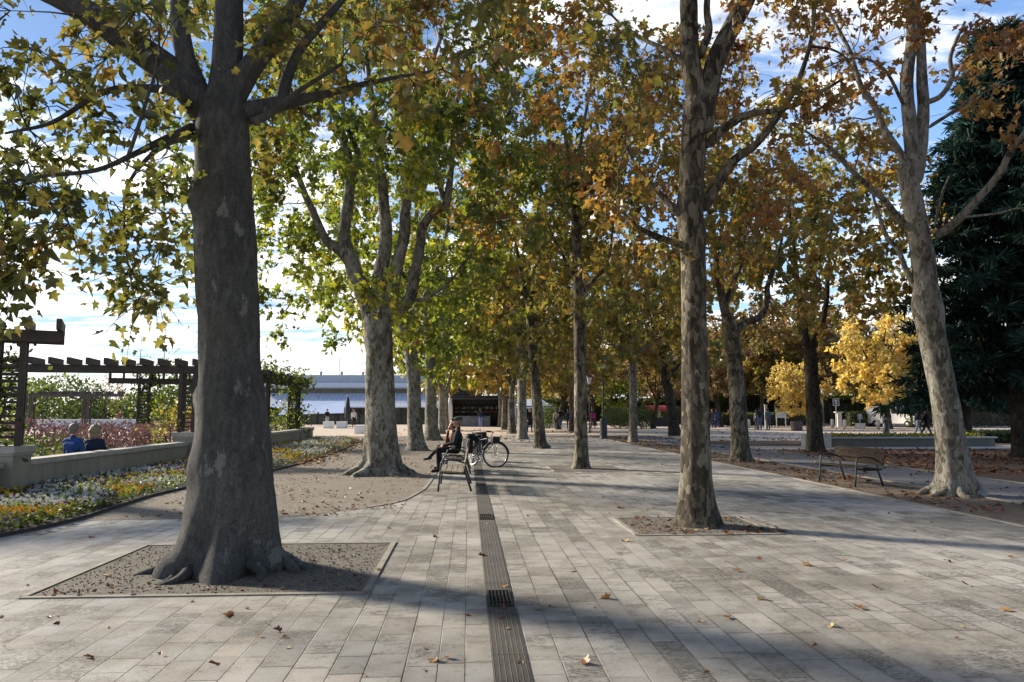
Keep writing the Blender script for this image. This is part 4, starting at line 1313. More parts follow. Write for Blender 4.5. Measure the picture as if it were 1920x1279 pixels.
lrow = [(828, 51.5, .95, 'leaf_green', 'grey plane tree fifth in the left row'), (836, 62, .95, 'leaf_gold', 'sixth plane tree of the left row, beside the kiosk')]
for i, (px, Y, sc, lf, lb) in enumerate(lrow):
    put(PA, (P(px, 800, Y)[0], Y), i * 2.1 + .4, sc, lb, lf, 'bark_pale', LG)
for i, (px, Y, sc, lb) in enumerate([(960, 51.8, .95, 'dark-stemmed plane tree fifth in the right row'), (945, 62.5, .9, 'sixth plane tree of the right row, in front of the kiosk'), (938, 73, .9, 'last plane tree of the right row, at the kiosk corner'),
                                    (1073, 57, .9, 'plane tree behind the second right-row trunk')]):
    put(PA, (P(px, 800, Y)[0], Y), i * 1.7 + 2, sc, lb, 'leaf_gold', 'bark_mid', RG)
BGR = 'autumn trees beyond the square'
bgl = [
    (1047, 63, PB, .85, 'leaf_gold', 'forked golden tree behind the walkers in dark coats'),
    (1115, 78, PB, .9, 'leaf_gold', 'golden tree behind the tall lamp post'),
    (1150, 92, PC, .95, 'leaf_green', 'dense green tree behind the clipped bushes'),
    (1225, 66, PB, .85, 'leaf_brown', 'thin dark-stemmed brown tree by the red stall'),
    (1300, 84, PB, 1.0, 'leaf_gold', 'golden-brown tree behind the near sunlit trunk'),
    (1352, 72, PB, .9, 'leaf_brown', 'brown tree above the group of walkers'),
    (1425, 80, PB, 1.05, 'leaf_gold', 'dark golden-brown tree behind the notice board'),
    (1500, 62, PC, .62, 'leaf_yellow', 'small yellow-green tree leaning by the notice board'),
    (1560, 84, PB, 1.1, 'leaf_brown', 'russet tree behind the square road sign'),
    (1605, 95, PB, 1.15, 'leaf_gold', 'tall golden-brown tree behind the bright yellow one'),
    (1665, 63, PC, 1.04, 'leaf_yellow', 'bright yellow tree above the white van'),
    (1740, 86, PB, 1.1, 'leaf_gold', 'orange tree partly behind the leaning cream trunk'),
    (1820, 78, PC, 1.0, 'leaf_green', 'green tree glimpsed below the dark conifer'),
    (1900, 88, PB, 1.1, 'leaf_brown', 'brown tree behind the conifer trunk'),
    (1990, 70, PB, 1.1, 'leaf_brown', 'brown tree at the far right edge'),
    (905, 92, PB, .95, 'leaf_gold', 'golden tree behind the dark kiosk'),
    (985, 98, PB, 1.0, 'leaf_gold', 'golden tree behind the white tent roofs'),
    (1250, 104, PC, 1.1, 'leaf_gold', 'far golden-brown tree between the leaning and sunlit trunks'),
    (1480, 106, PC, 1.25, 'leaf_gold', 'far golden-brown tree rising over the small yellow one'),
    (1660, 112, PC, 1.2, 'leaf_brown', 'far brown tree peeping above the bright yellow crown'),
    (1380, 112, PC, 1.2, 'leaf_gold', 'far golden tree in the gap right of the sunlit trunk'),
    (860, 84, PC, .75, 'leaf_gold', 'low orange tree over the left end of the kiosk roof'),
    (1080, 110, PC, 1.1, 'leaf_gold', 'far golden tree closing the end of the promenade'),
    (1170, 104, PB, 1.2, 'leaf_gold', 'far golden tree above the clipped bushes'),
    (1400, 84, PB, 1.3, 'leaf_brown', 'tall brown tree behind the forked trunk'),
    (1475, 88, PB, 1.35, 'leaf_gold', 'tall golden-brown tree rising between the forked and Y-forked trunks'),
    (1535, 78, PB, 1.25, 'leaf_brown', 'tall brown tree directly behind the Y-forked trunk'),
    (1640, 86, PB, 1.3, 'leaf_brown', 'tall brown tree directly behind the bright yellow crown'),
    (1280, 92, PB, 1.3, 'leaf_gold', 'tall golden-brown tree left of the near sunlit trunk'),
    (1330, 98, PC, 1.15, 'leaf_gold', 'far golden-brown tree right behind the sunlit trunk'),
    (1430, 96, PC, 1.15, 'leaf_brown', 'far brown tree over the notice board'),
    (1545, 104, PC, 1.3, 'leaf_gold', 'far golden-brown tree over the slim lamp post'),
    (1610, 118, PC, 1.4, 'leaf_gold', 'far orange tree left of the bright yellow crown'),
    (1760, 108, PC, 1.35, 'leaf_brown', 'far brown tree behind the smaller conifer'),
    (1850, 104, PC, 1.35, 'leaf_brown', 'far brown tree behind the tall conifer'),
    (1020, 120, PC, 1.3, 'leaf_gold', 'far golden tree over the white tent roof'),
]
for i, (px, Y, pr, sc, lf, lb) in enumerate(bgl):
    put(pr, (P(px, 800, Y)[0], Y), i * 1.9, sc, lb, lf, 'bark_dark', BGR)


# ---- the rows run on behind the viewpoint and shade the forecourt
BH = 'plane trees behind the viewpoint'
for i, (x, y, sc, lf, gr, lb) in enumerate([
    (-2.3, -3.6, 1.05, 'leaf_olive', LG, 'plane tree of the left row just behind the viewpoint'), (-2.2, -14, 1.05, 'leaf_olive', LG, 'plane tree of the left row far behind the viewpoint'),
    (3.1, -10.6, 1.05, 'leaf_rust', RG, 'plane tree of the right row well behind the viewpoint'), (9.8, -1.2, 1.05, 'leaf_rust', FG, 'plane tree beside the asphalt path, level with the viewpoint'),
    (9.0, -8.5, 1.05, 'leaf_rust', FG, 'plane tree beside the asphalt path, behind the viewpoint'), (15.5, 6.5, 1.1, 'leaf_rust', FG, 'plane tree across the asphalt path, right of the picture'), (16, -4, 1.1, 'leaf_rust', FG, 'plane tree across the asphalt path, behind the viewpoint')]):
    put(PA, (x, y), i * 1.3, sc, lb, lf, 'bark_mid', gr)


# ---- dark conifer at the right edge
def conifer(base, h, rad, seed, label, zlow=1.4, n=46):
    t = Tree(base, seed); rg = t.rng
    t.trunk([(base[0], base[1], z, r) for z, r in ((-.1, .36), (0, .34), (.4, .28), (2, .25), (h * .5, .15), (h * .9, .03), (h, .01))], k=14, flare=.2)
    P_, A_, N_, T_ = [], [], [], []
    for i in range(n * 4):
        z = zlow + (h - zlow) * (i / (n * 4)) ** .85
        a = i * 2.39996 + rg.normal(0, .2)
        L = rad * (1 - (z - zlow) / (h - zlow + .6)) ** .8 * rg.uniform(.75, 1.1) + .25
        d = np.array([math.cos(a), math.sin(a), 0])
        u = np.linspace(0, 1, 8)
        q = np.array([base[0], base[1], z]) + u[:, None] * d * L + np.stack([0 * u, 0 * u, L * (.10 * u - .34 * u ** 2 + .10 * u ** 3)], 1)
        t.w.tube(q, np.linspace(.03, .006, 8), 4)
        side = np.array([-d[1], d[0], 0])
        for k in range(int(14 + L * 26)):
            uu = rg.uniform(.12, 1.0)
            p = np.array([base[0], base[1], z]) + uu * d * L + np.array([0, 0, L * (.10 * uu - .34 * uu ** 2 + .10 * uu ** 3)])
            sg = rg.choice([-1, 1])
            tw = side * sg * rg.uniform(.5, 1) + d * rg.uniform(.3, .9)
            tl = (.25 + .55 * (1 - uu)) * min(1, L / 2)
            for j in range(5):
                pp = p + tw * tl * rg.uniform(0, 1) + np.array([0, 0, -.10 * rg.uniform(0, 1)])
                P_.append(pp); A_.append(tw * .7 + rg.normal(0, .45, 3) + np.array([0, 0, -.35])); N_.append(rg.normal(0, .6, 3) + np.array([0, 0, .8])); T_.append(.45 + .3 * nz(pp, .9, seed) + rg.normal(0, .15))
    root = empty('conifer_tree', (base[0], base[1], 0))
    tag(root, label, 'conifer')
    mesh_obj('trunk', t.w.mesh('trunk', t.base), root, [M['bark_dark']])
    n_ = len(P_)
    me = leaves_mesh('crown', np.array(P_), np.array(A_), np.array(N_), rg.uniform(.24, .50, n_), np.array(T_), 3, t.base, rng=rg)
    me.transform(Matrix.Identity(4))
    mesh_obj('crown', me, root, [M['needle']])
    return root


conifer(G(1915, 858), 15.5, 4.1, 201, 'tall dark blue-green conifer filling the right edge, drooping boughs down to head height', zlow=2.2)
conifer(P(1812, 800, 40)[:2], 5.6, 3.1, 202, 'smaller dark conifer whose boughs reach out left of the cream trunk', zlow=1.9, n=15)
# ------------------------------------------------------------------ low garden wall, piers, pergolas
WX = -8.55
piers = [(14.35, .95), (23.3, .95), (31.5, .95), (39.9, .72)]


def wall_run(y0, y1, label, h=.56):
    root = empty('garden_wall', (WX, (y0 + y1) / 2, 0))
    tag(root, label, 'wall', 'runs of the low garden wall')
    L = y1 - y0
    b = MB(); b.box((0, 0, h / 2 - .05), (.24, L, h + .1)); b.build('wall_body', M['plaster'], root)
    b = MB(); b.box((0, 0, h + .055), (.36, L, .11)); b.build('coping', M['coping'], root, bevel=.012)


wall_run(2.5, 14.05, 'low rendered wall left of the first pier, at the left edge of the picture')
wall_run(14.65, 23.0, 'low rendered wall below the two people seen from behind')
wall_run(23.6, 31.2, 'low rendered wall mostly behind the massive grey trunk')
wall_run(31.8, 39.65, 'far run of the low rendered wall right of the massive grey trunk')


def pier(y, h, label):
    root = empty('wall_pier', (WX, y, 0))
    tag(root, label, 'pier', 'piers of the low garden wall')
    b = MB(); b.box((0, 0, (h - .13) / 2 - .05), (.62, .58, h - .03)); b.build('shaft', M['plaster'], root, bevel=.006)
    b = MB(); b.box((0, 0, h - .065), (.74, .70, .13)); b.box((0, 0, h - .15), (.67, .63, .04)); b.build('cap', M['coping'], root, bevel=.012)


pier(*piers[0], 'rendered pier with stone cap carrying the nearest pergola posts')
pier(*piers[1], 'rendered pier with stone cap just left of the massive grey trunk')
pier(*piers[2], 'rendered pier with stone cap just right of the massive grey trunk')
pier(*piers[3], 'short pier closing the far end of the low garden wall')


def pergola(label, feet, path, zb, zt=None, tails=(.5, .5), ivy=0, spacing=.5, rw=1.25, seed=1):
    """feet: [(x,y,z0)] post groups; path: beam polyline (x,y). paired posts with lattice, two beams, stepped rafters"""
    root = empty('pergola', (feet[0][0], feet[0][1], 0))
    tag(root, label, 'pergola', 'timber pergolas in the garden')
    ox, oy = feet[0][0], feet[0][1]
    p = np.array(path, float)
    d = np.gradient(p, axis=0); d /= np.linalg.norm(d, axis=1)[:, None]
    for fx, fy, z0 in feet:
        i = int(np.argmin(np.hypot(p[:, 0] - fx, p[:, 1] - fy)))
        t = d[i]; nn = np.array([-t[1], t[0]])
        for sx in (-1, 1):
            for sy in (-1, 1):
                b = MB()
                c = np.array([fx, fy]) + t * sx * .20 + nn * sy * .20
                b.bar((c[0] - ox, c[1] - oy, z0), (c[0] - ox, c[1] - oy, zb), .11, .11, up=(t[0], t[1], 0))
                b.build('post', M['wood'], root, bevel=.006)
        la = MB()
        for sx in (-1, 1):
            a = np.array([fx, fy]) + t * sx * .20
            for k in range(int((zb - z0 - .25) / .13)):
                z = z0 + .16 + k * .13
                q0 = a - nn * .20; q1 = a + nn * .20
                la.bar((q0[0] - ox, q0[1] - oy, z), (q1[0] - ox, q1[1] - oy, z), .022, .045)
        for sy in (-1, 1):
            a = np.array([fx, fy]) + nn * sy * .20
            for k in range(int((zb - z0 - .25) / .13)):
                z = z0 + .16 + k * .13
                q0 = a - t * .20; q1 = a + t * .20
                la.bar((q0[0] - ox, q0[1] - oy, z), (q1[0] - ox, q1[1] - oy, z), .022, .045)
        la.build('lattice', M['wood'], root)
    nrm = np.stack([-d[:, 1], d[:, 0]], 1)
    for s_ in (-1, 1):
        b = MB()
        q = p + nrm * s_ * .27
        for i in range(len(q) - 1):
            b.bar((q[i][0] - ox, q[i][1] - oy, zb + .11), (q[i + 1][0] - ox, q[i + 1][1] - oy, zb + .11), .07, .22)
        b.build('beam', M['wood'], root, bevel=.006)
    seg = np.concatenate([[0], np.cumsum(np.linalg.norm(np.diff(p, axis=0), axis=1))])
    n = int(seg[-1] / spacing)
    for k in range(n + 1):
        s_ = min(seg[-1] - .02, k * spacing + .06)
        c = np.array([np.interp(s_, seg, p[:, 0]), np.interp(s_, seg, p[:, 1])])
        i = min(len(p) - 1, int(np.searchsorted(seg, s_)))
        nn = nrm[i]
        b = MB()
        a_, e_ = c - nn * rw / 2, c + nn * rw / 2
        b.bar((a_[0] - ox, a_[1] - oy, zb + .32), (e_[0] - ox, e_[1] - oy, zb + .32), .09, .20)
        b.build('rafter', M['wood'], root, bevel=.005)
    return root


def arc(a, b, bulge, n=9):
    a, b = np.array(a, float), np.array(b, float)
    t = np.linspace(0, 1, n)[:, None]
    d = b - a; nn = np.array([-d[1], d[0]]) / np.linalg.norm(d)
    return (a + d * t + nn * bulge * 4 * t * (1 - t)).tolist()


y0 = piers[0][0]
pergola('weathered timber pergola on the nearest pier, its beam ends jutting in from the left edge', [(WX, y0, .95), (-13.5, 12.6, 0)], arc((WX + .75, y0 + .35), (-14.2, 12.2), .15), 2.88, seed=1)
y1 = piers[1][0]
pergola('timber pergola with stepped rafters bridging from the second pier leftwards', [(WX, y1, .95), (-15.5, 21.9, 0)], arc((WX + .75, y1 + .2), (-16.2, 21.8), -.25), 2.74, spacing=.5, seed=2)
pergola('smaller ivy-grown pergola behind the second pier, seen under the stepped rafters', [(-13.6, 32.0, 0), (-10.2, 33.4, 0)], arc((-14.8, 31.4), (-9.2, 33.6), .1), 2.72, seed=3)
y2 = piers[2][0]
pergola('creeper-covered pergola right of the massive grey trunk', [(WX, y2, .95), (-8.9, 38.6, .6)], arc((WX - .2, y2 - .7), (-8.75, 39.6), .25), 2.85, seed=4)
pergola('distant small pergola above the pale wall far left', [(-30.8, 62, 0), (-35.5, 62.5, 0)], arc((-28, 61.8), (-37.5, 62.6), .3), 2.72, spacing=.9, seed=5)


# ------------------------------------------------------------------ shrubs, creepers, hedges
def shrub(name, label, cat, loc, rad, n, size, leaf_, tone=(.45, .2, .15), up=.3, seed=1, group=None, stems=7, zlow=.05, gap=-.3, lod=2, box=False, parent=None):
    g = np.random.default_rng(seed)
    root = empty(name, (loc[0], loc[1], loc[2] if len(loc) > 2 else 0))
    tag(root, label, cat, group)
    rad = np.array(rad, float)
    pts = []
    while len(pts) < n:
        q = g.uniform(-1, 1, 3)
        if box:
            m = np.max(np.abs(q))
            if m < .55: continue
        else:
            d = np.linalg.norm(q)
            if d > 1 or d < .35: continue
        p = q * rad + np.array([0, 0, rad[2]])
        if p[2] < zlow or nz(p / rad, 2.2, seed) < gap: continue
        pts.append(p)
    pts = np.array(pts)
    w = Wood()
    for i in range(stems):
        e = pts[g.integers(len(pts))]
        s0 = np.array([e[0] * .25, e[1] * .25, -.05])
        w.tube(np.array([s0, s0 * .4 + e * .6 + [0, 0, .1 * rad[2]], e]), np.array([.025, .014, .005]) * max(.5, rad[2]), 5)
    mesh_obj('stems', w.mesh('stems', (0, 0, 0)), root, [M['bark_dark']])
    out = pts - np.array([0, 0, rad[2] * .7])
    out /= np.linalg.norm(out, axis=1)[:, None]
    ax = out * .5 + g.normal(0, .6, (n, 3)) + [0, 0, up]
    nr = out * .8 + g.normal(0, .5, (n, 3)) + [0, 0, .4]
    tn = np.array([tone[0] + tone[1] * 1.6 * nz(p, 1.5, seed) for p in pts]) + g.normal(0, tone[2], n)
    me = leaves_mesh('foliage', pts, ax, nr, size * g.uniform(.6, 1.3, n), tn, lod, rng=g)
    mesh_obj('foliage', me, root, [M[leaf_]])
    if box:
        b = MB(); b.box((0, 0, rad[2] * .95), (rad[0] * 1.9, rad[1] * 1.1, rad[2] * 1.6)); b.build('dark_core', M['bark_dark'], root)  # solid dark box added to stop bright gaps showing through the leaves
    return root


def creeper(label, pts, n, seed, spread=.35, size=.11, leaf_='leaf_shrub', tone=.5):
    """climbing plant along a polyline of (x,y,z)"""
    g = np.random.default_rng(seed)
    p = np.array(pts, float)
    root = empty('climbing_plant', tuple(p[0])); tag(root, label, 'climber', 'climbing plants on the pergolas')
    w = Wood()
    for k in range(3):
        q = catmull(p + g.normal(0, .08, p.shape), 4)
        w.tube(q - p[0], np.linspace(.02, .006, len(q)), 5)
    mesh_obj('stems', w.mesh('stems', (0, 0, 0)), root, [M['bark_dark']])
    q = catmull(p, 12)
    i = g.integers(0, len(q), n)
    pos = q[i] + g.normal(0, spread, (n, 3)) * np.array([1, 1, .8])
    keep = np.array([nz(a, 1.6, seed) > -.18 for a in pos]); pos = pos[keep] - p[0]
    n = len(pos)
    me = leaves_mesh('foliage', pos, g.normal(0, .7, (n, 3)) + [0, 0, -.4], g.normal(0, .6, (n, 3)) + [0, 0, .6], size * g.uniform(.6, 1.3, n), np.clip(g.normal(tone, .2, n), 0, 1), 1, rng=g)
    mesh_obj('foliage', me, root, [M[leaf_]])


creeper('dark leafy climber wrapping the posts on the nearest pier', [(WX - .3, y0 - .3, .9), (WX - .25, y0, 1.7), (WX - .35, y0 + .1, 2.5), (WX - .6, y0, 3.0), (WX - 1.6, y0 - .4, 3.1)], 1500, 1, .28, .10, tone=.3)
creeper('sparse green climber on the post group under the stepped rafters', [(-13.4, 32, 0), (-13.3, 32, 1.4), (-13.5, 32, 2.6), (-13.2, 32.1, 3.2), (-12, 32.4, 3.5)], 1500, 2, .33, .13)
creeper('yellowing climber at the foot of the second pier', [(WX - .5, y1 - .3, .3), (WX - .5, y1 - .4, 1.0), (WX - .6, y1 - .3, 1.7)], 420, 3, .22, .10, tone=.8)
creeper('thick green creeper covering the top of the pergola right of the massive trunk', [(WX - .4, y2 - .6, 3.0), (WX - .1, y2 + .8, 3.25), (WX - .2, y2 + 3, 3.2), (WX, y2 + 5, 3.1), (WX - .1, y2 + 7.5, 3.0)], 1500, 4, .34, .14, tone=.35)
creeper('green creeper hanging down the far posts of the creeper-covered pergola', [(-8.9, 38.4, .5), (-8.7, 38.3, 1.5), (-8.9, 38.6, 2.5), (-8.6, 38.4, 3.1)], 900, 5, .4, .14, tone=.5)
creeper('green creeper on the near posts right of the massive trunk', [(WX, y2, .95), (WX - .1, y2 + .1, 2), (WX - .1, y2, 3)], 600, 6, .28, .13, tone=.4)

grp = 'shrubs in the garden'
for i, (x, y, rx, ry, rz, lf, n, sz, lb) in enumerate([
    (-10.6, 19.6, 1.3, 1.2, .5, 'leaf_shrub', 1500, .09, 'low green shrub with pale tips left of the blue jacket'),
    (-12.8, 18.2, 1.4, 1.2, .7, 'leaf_shrub', 1700, .09, 'green shrub between the nearest pergola posts and the blue jacket'),
    (-10.9, 24.2, 1.4, 1.6, .62, 'leaf_pink', 2300, .085, 'pinkish-red shrub behind the grey-haired woman'),
    (-10.6, 27.6, 1.3, 1.9, .66, 'leaf_pink', 2300, .09, 'pinkish-red shrub left of the second pier'),
    (-13.4, 27.0, 1.6, 1.5, .6, 'leaf_pink', 1900, .09, 'pinkish-red shrub below the ivy-grown pergola posts'),
    (-17.6, 31.0, 2.4, 1.6, .62, 'leaf_pink', 1900, .11, 'pinkish-red shrub in front of the far pale wall'),
    (-16.6, 25.2, 2.2, 1.4, .55, 'leaf_shrub', 1700, .10, 'straw-green shrub behind the two seated people'),
    (-14.8, 13.8, 1.6, 1.4, 1.25, 'leaf_shrub', 2300, .10, 'tall green shrub at the left edge beside the nearest pergola'),
    (-17.5, 18.6, 1.7, 1.5, .9, 'leaf_shrub', 1900, .10, 'green shrub left of the nearest pergola posts'),
    (-13.4, 37.5, 1.5, 1.4, .95, 'leaf_gold', 1300, .13, 'yellowing shrub in front of the round dark bush'),
]):
    shrub('garden_shrub', lb, 'shrub', (x, y), (rx, ry, rz), n, sz, lf, seed=300 + i, group=grp, up=.7 if lf == 'leaf_pink' else .3, gap=-.35)
shrub('garden_shrub', 'leafy green shrub under the creeper-covered pergola', 'shrub', (-10.1, 40.5), (1.2, 1.2, .85), 1500, .13, 'leaf_shrub', tone=(.6, .2, .15), seed=341, group=grp)

# far greenery beyond the garden: each clump its own tree
g2 = 'dark green trees far left'
for i, (px, Y, rx, rz, lb) in enumerate([
    (112, 80, 4.6, 2.6, 'broad dark green tree seen through the nearest pergola posts'),
    (345, 74, 3.0, 2.5, 'rounded dark green tree behind the second pier'),
    (265, 92, 3.6, 1.9, 'low green tree behind the ivy-grown pergola posts'),
    (30, 90, 5.0, 2.8, 'dark green tree at the far left edge'),
    (175, 96, 4.2, 1.6, 'low grey-green tree below the bare poplar'),
    (520, 96, 4.0, 2.6, 'green tree behind the creeper-covered pergola'),
    (-90, 84, 5.0, 3.0, 'green tree just beyond the left edge'),
]):
    x = P(px, 800, Y)[0]
    shrub('round_tree', lb, 'tree', (x, Y), (rx, 3.0, rz), 2400, .34, 'leaf_shrub', tone=(.32, .2, .14), seed=400 + i, group=g2, stems=10, zlow=.2, gap=-.45)


def bare_tree(loc, h, seed, label):
    t = Tree(loc, seed)
    x, y = loc
    t.trunk([(x, y, -.1, .2), (x, y, 0, .18), (x, y, h * .3, .14), (x, y, h * .45, .10)], k=8, flare=.1)
    tg = t.targets((x, y, h * .62), (h * .34, h * .34, h * .36), 120, zmin=h * .3, gap=-1)
    t.grow(tg, zfork=h * .15, nleaf=6, size=.2, lod=2, twl=.8, tone=(.3, .2, .1), k=3, thin=1.3)
    t.build('bare_tree', label, M['bark_mid'], M['leaf_brown'], 2)


bare_tree(P(195, 800, 82)[:2], 6.2, 51, 'bare twiggy tree against the sky between the pergola posts')

# clipped bushes and hedges on the square
g3 = 'clipped round bushes on the square'
for i, (px, Y, r, rz, lb) in enumerate([(1158, 66, 1.15, .95, 'clipped round bush left of the thin-crowned plane trunk'), (1207, 66, 1.1, 1.05, 'clipped round bush right of the thin-crowned plane trunk'), (1178, 68, .9, .95, 'clipped bush half hidden by the thin-crowned plane trunk'), (1027, 66, 1.5, 1.2, 'dark green bush behind the walker in the long dark coat')]):
    shrub('round_bush', lb, 'bush', (P(px, 800, Y)[0], Y), (r, r, rz), 2200, .11, 'leaf_shrub', tone=(.35, .2, .14), seed=500 + i, group=g3, gap=-.8)
g4 = 'hedges on the square'
for i, (p0, p1, Y, h, lf, lb) in enumerate([(1330, 1420, 74, 1.35, 'leaf_shrub', 'clipped dark hedge behind the group of walkers'), (1425, 1520, 74, 1.4, 'leaf_shrub', 'clipped dark hedge behind the notice board'), (1590, 1660, 72, 1.5, 'leaf_shrub', 'dark hedge left of the white van'),
                                            (1230, 1345, 92, 3.2, 'leaf_shrub', 'tall dark evergreen screen far behind the sunlit trunk'), (1345, 1480, 94, 3.4, 'leaf_shrub', 'tall dark evergreen screen far behind the forked trunk'), (1480, 1640, 96, 3.6, 'leaf_shrub', 'tall dark evergreen screen far behind the Y-forked trunk'), (1640, 1960, 98, 4.2, 'leaf_shrub', 'tall dark evergreen screen far behind the van and conifers'), (1000, 1230, 110, 3.4, 'leaf_shrub', 'tall dark evergreen screen closing the far end of the promenade'),
                                            (1130, 1160, 80, 2.0, 'leaf_shrub', 'tall dark hedge behind the tall lamp post'), (1235, 1330, 84, 2.0, 'leaf_shrub', 'tall dark hedge behind the leaning dark trunk'),
                                            (1812, 1935, 36, .55, 'leaf_shrub', 'low hedge at the right end of the far planter'), (1700, 1920, 68, 2.2, 'leaf_shrub', 'dark hedge closing the square behind the conifers'), (1500, 1600, 90, 2.4, 'leaf_shrub', 'tall dark hedge behind the road sign')]):
    xa, xb = P(p0, 800, Y)[0], P(p1, 800, Y)[0]
    shrub('hedge', lb, 'hedge', ((xa + xb) / 2, Y), ((xb - xa) / 2, .6, h / 2), int((700 + 260 * (xb - xa)) * (1.6 if h > 3 else 1)), .30 if h > 3 else .16, lf, tone=(.28, .18, .13), seed=520 + i, group=g4, gap=-2, box=True)
# ------------------------------------------------------------------ people: one voxel-joined body each
CLOTH = {}


def cloth(col, rough=.85):
    k = tuple(round(c, 3) for c in col)
    if k not in CLOTH:
        CLOTH[k] = worn('cloth_%d' % len(CLOTH), col, rough, .25, 14, spec=.2, bump=.3)
    return CLOTH[k]


M['skin'] = worn('skin', (.46, .25, .17), .55, .12, 20, bump=.05)
M['hair_grey'] = worn('grey_hair', (.17, .155, .135), .7, .4, 40)
M['hair_dark'] = worn('dark_hair', (.03, .022, .017), .6, .4, 40)
M['hair_fair'] = worn('fair_hair', (.27, .21, .14), .7, .3, 40)


def capsule_mesh(caps):
    vs, fs = [], []
    for (a, b, ra, rb, mi) in caps:
        a, b = Vector(a), Vector(b)
        d = b - a
        L = max(d.length, 1e-4)
        z = d / L if d.length > 1e-4 else Vector((0, 0, 1))
        x = z.orthogonal().normalized(); y = z.cross(x)
        k = 12
        rings = []
        for t in (-80, -50, -20):
            rings.append((a + z * ra * math.sin(R(t)), ra * math.cos(R(t))))
        for t in (20, 50, 80):
            rings.append((b + z * rb * math.sin(R(t)), rb * math.cos(R(t))))
        base = len(vs)
        for c, r in rings:
            for j in range(k):
                an = 2 * PI * j / k
                vs.append(c + x * r * math.cos(an) + y * r * math.sin(an))
        for i in range(5):
            for j in range(k):
                fs.append([base + i * k + j, base + i * k + (j + 1) % k, base + (i + 1) * k + (j + 1) % k, base + (i + 1) * k + j])
        fs.append([base + j for j in range(k)][::-1]); fs.append([base + 5 * k + j for j in range(k)])
    return vs, fs


def body_from(caps, mats, name, voxel=.011, smooth=4):
    vs, fs = capsule_mesh(caps)
    me = bpy.data.meshes.new('tmp'); me.from_pydata([tuple(v) for v in vs], [], fs)
    o = bpy.data.objects.new('tmp', me); COL.objects.link(o)
    m = o.modifiers.new('r', 'REMESH'); m.mode = 'VOXEL'; m.voxel_size = voxel; m.use_smooth_shade = True
    s = o.modifiers.new('s', 'SMOOTH'); s.iterations = smooth; s.factor = .5
    dg = bpy.context.evaluated_depsgraph_get()
    out = bpy.data.meshes.new_from_object(o.evaluated_get(dg))
    bpy.data.objects.remove(o)
    out.name = name
    out.materials.clear()
    for q in mats: out.materials.append(q)
    n = len(out.polygons)
    c = np.empty(n * 3, np.float32); out.polygons.foreach_get('center', c); c = c.reshape(-1, 3)
    best = np.full(n, 1e9); idx = np.zeros(n, np.int32)
    for (a, b, ra, rb, mi) in caps:
        a, b = np.array(a), np.array(b); d = b - a
        t = np.clip(((c - a) @ d) / max(d @ d, 1e-9), 0, 1)
        dist = np.linalg.norm(c - (a + t[:, None] * d), axis=1) - (ra + (rb - ra) * t)
        w = dist < best
        best[w] = dist[w]; idx[w] = mi
    out.polygons.foreach_set('material_index', idx)
    out.polygons.foreach_set('use_smooth', np.ones(n, bool))
    return out


def hand(caps, wrist, dirv, palmn, mi, curl=.5, thumb=1):
    """palm and five fingers of different length, relaxed curl; mi = skin slot"""
    w = Vector(wrist); d = Vector(dirv).normalized(); n = Vector(palmn); n = (n - d * n.dot(d)).normalized(); s = d.cross(n)
    for q in (-.028, -.009, .010, .028):
        caps.append((w + s * q * .5, w + d * .085 + s * q, .017, .013, mi))
    for q, L in ((-.030, .058), (-.011, .072), (.009, .078), (.028, .068)):
        b = w + d * .088 + s * q
        d1 = (d + n * curl * .5).normalized(); d2 = (d + n * curl * 1.5).normalized()
        m_ = b + d1 * L * .55
        caps.append((b, m_, .0095, .009, mi)); caps.append((m_, m_ + d2 * L * .5, .009, .0075, mi))
    b = w + d * .028 + s * .030 * thumb
    m_ = b + (d * .5 + s * thumb * .8 + n * .35).normalized() * .042
    caps.append((b, m_, .013, .0105, mi)); caps.append((m_, m_ + (d * .9 + s * thumb * .2 + n * .5).normalized() * .035, .0105, .008, mi))


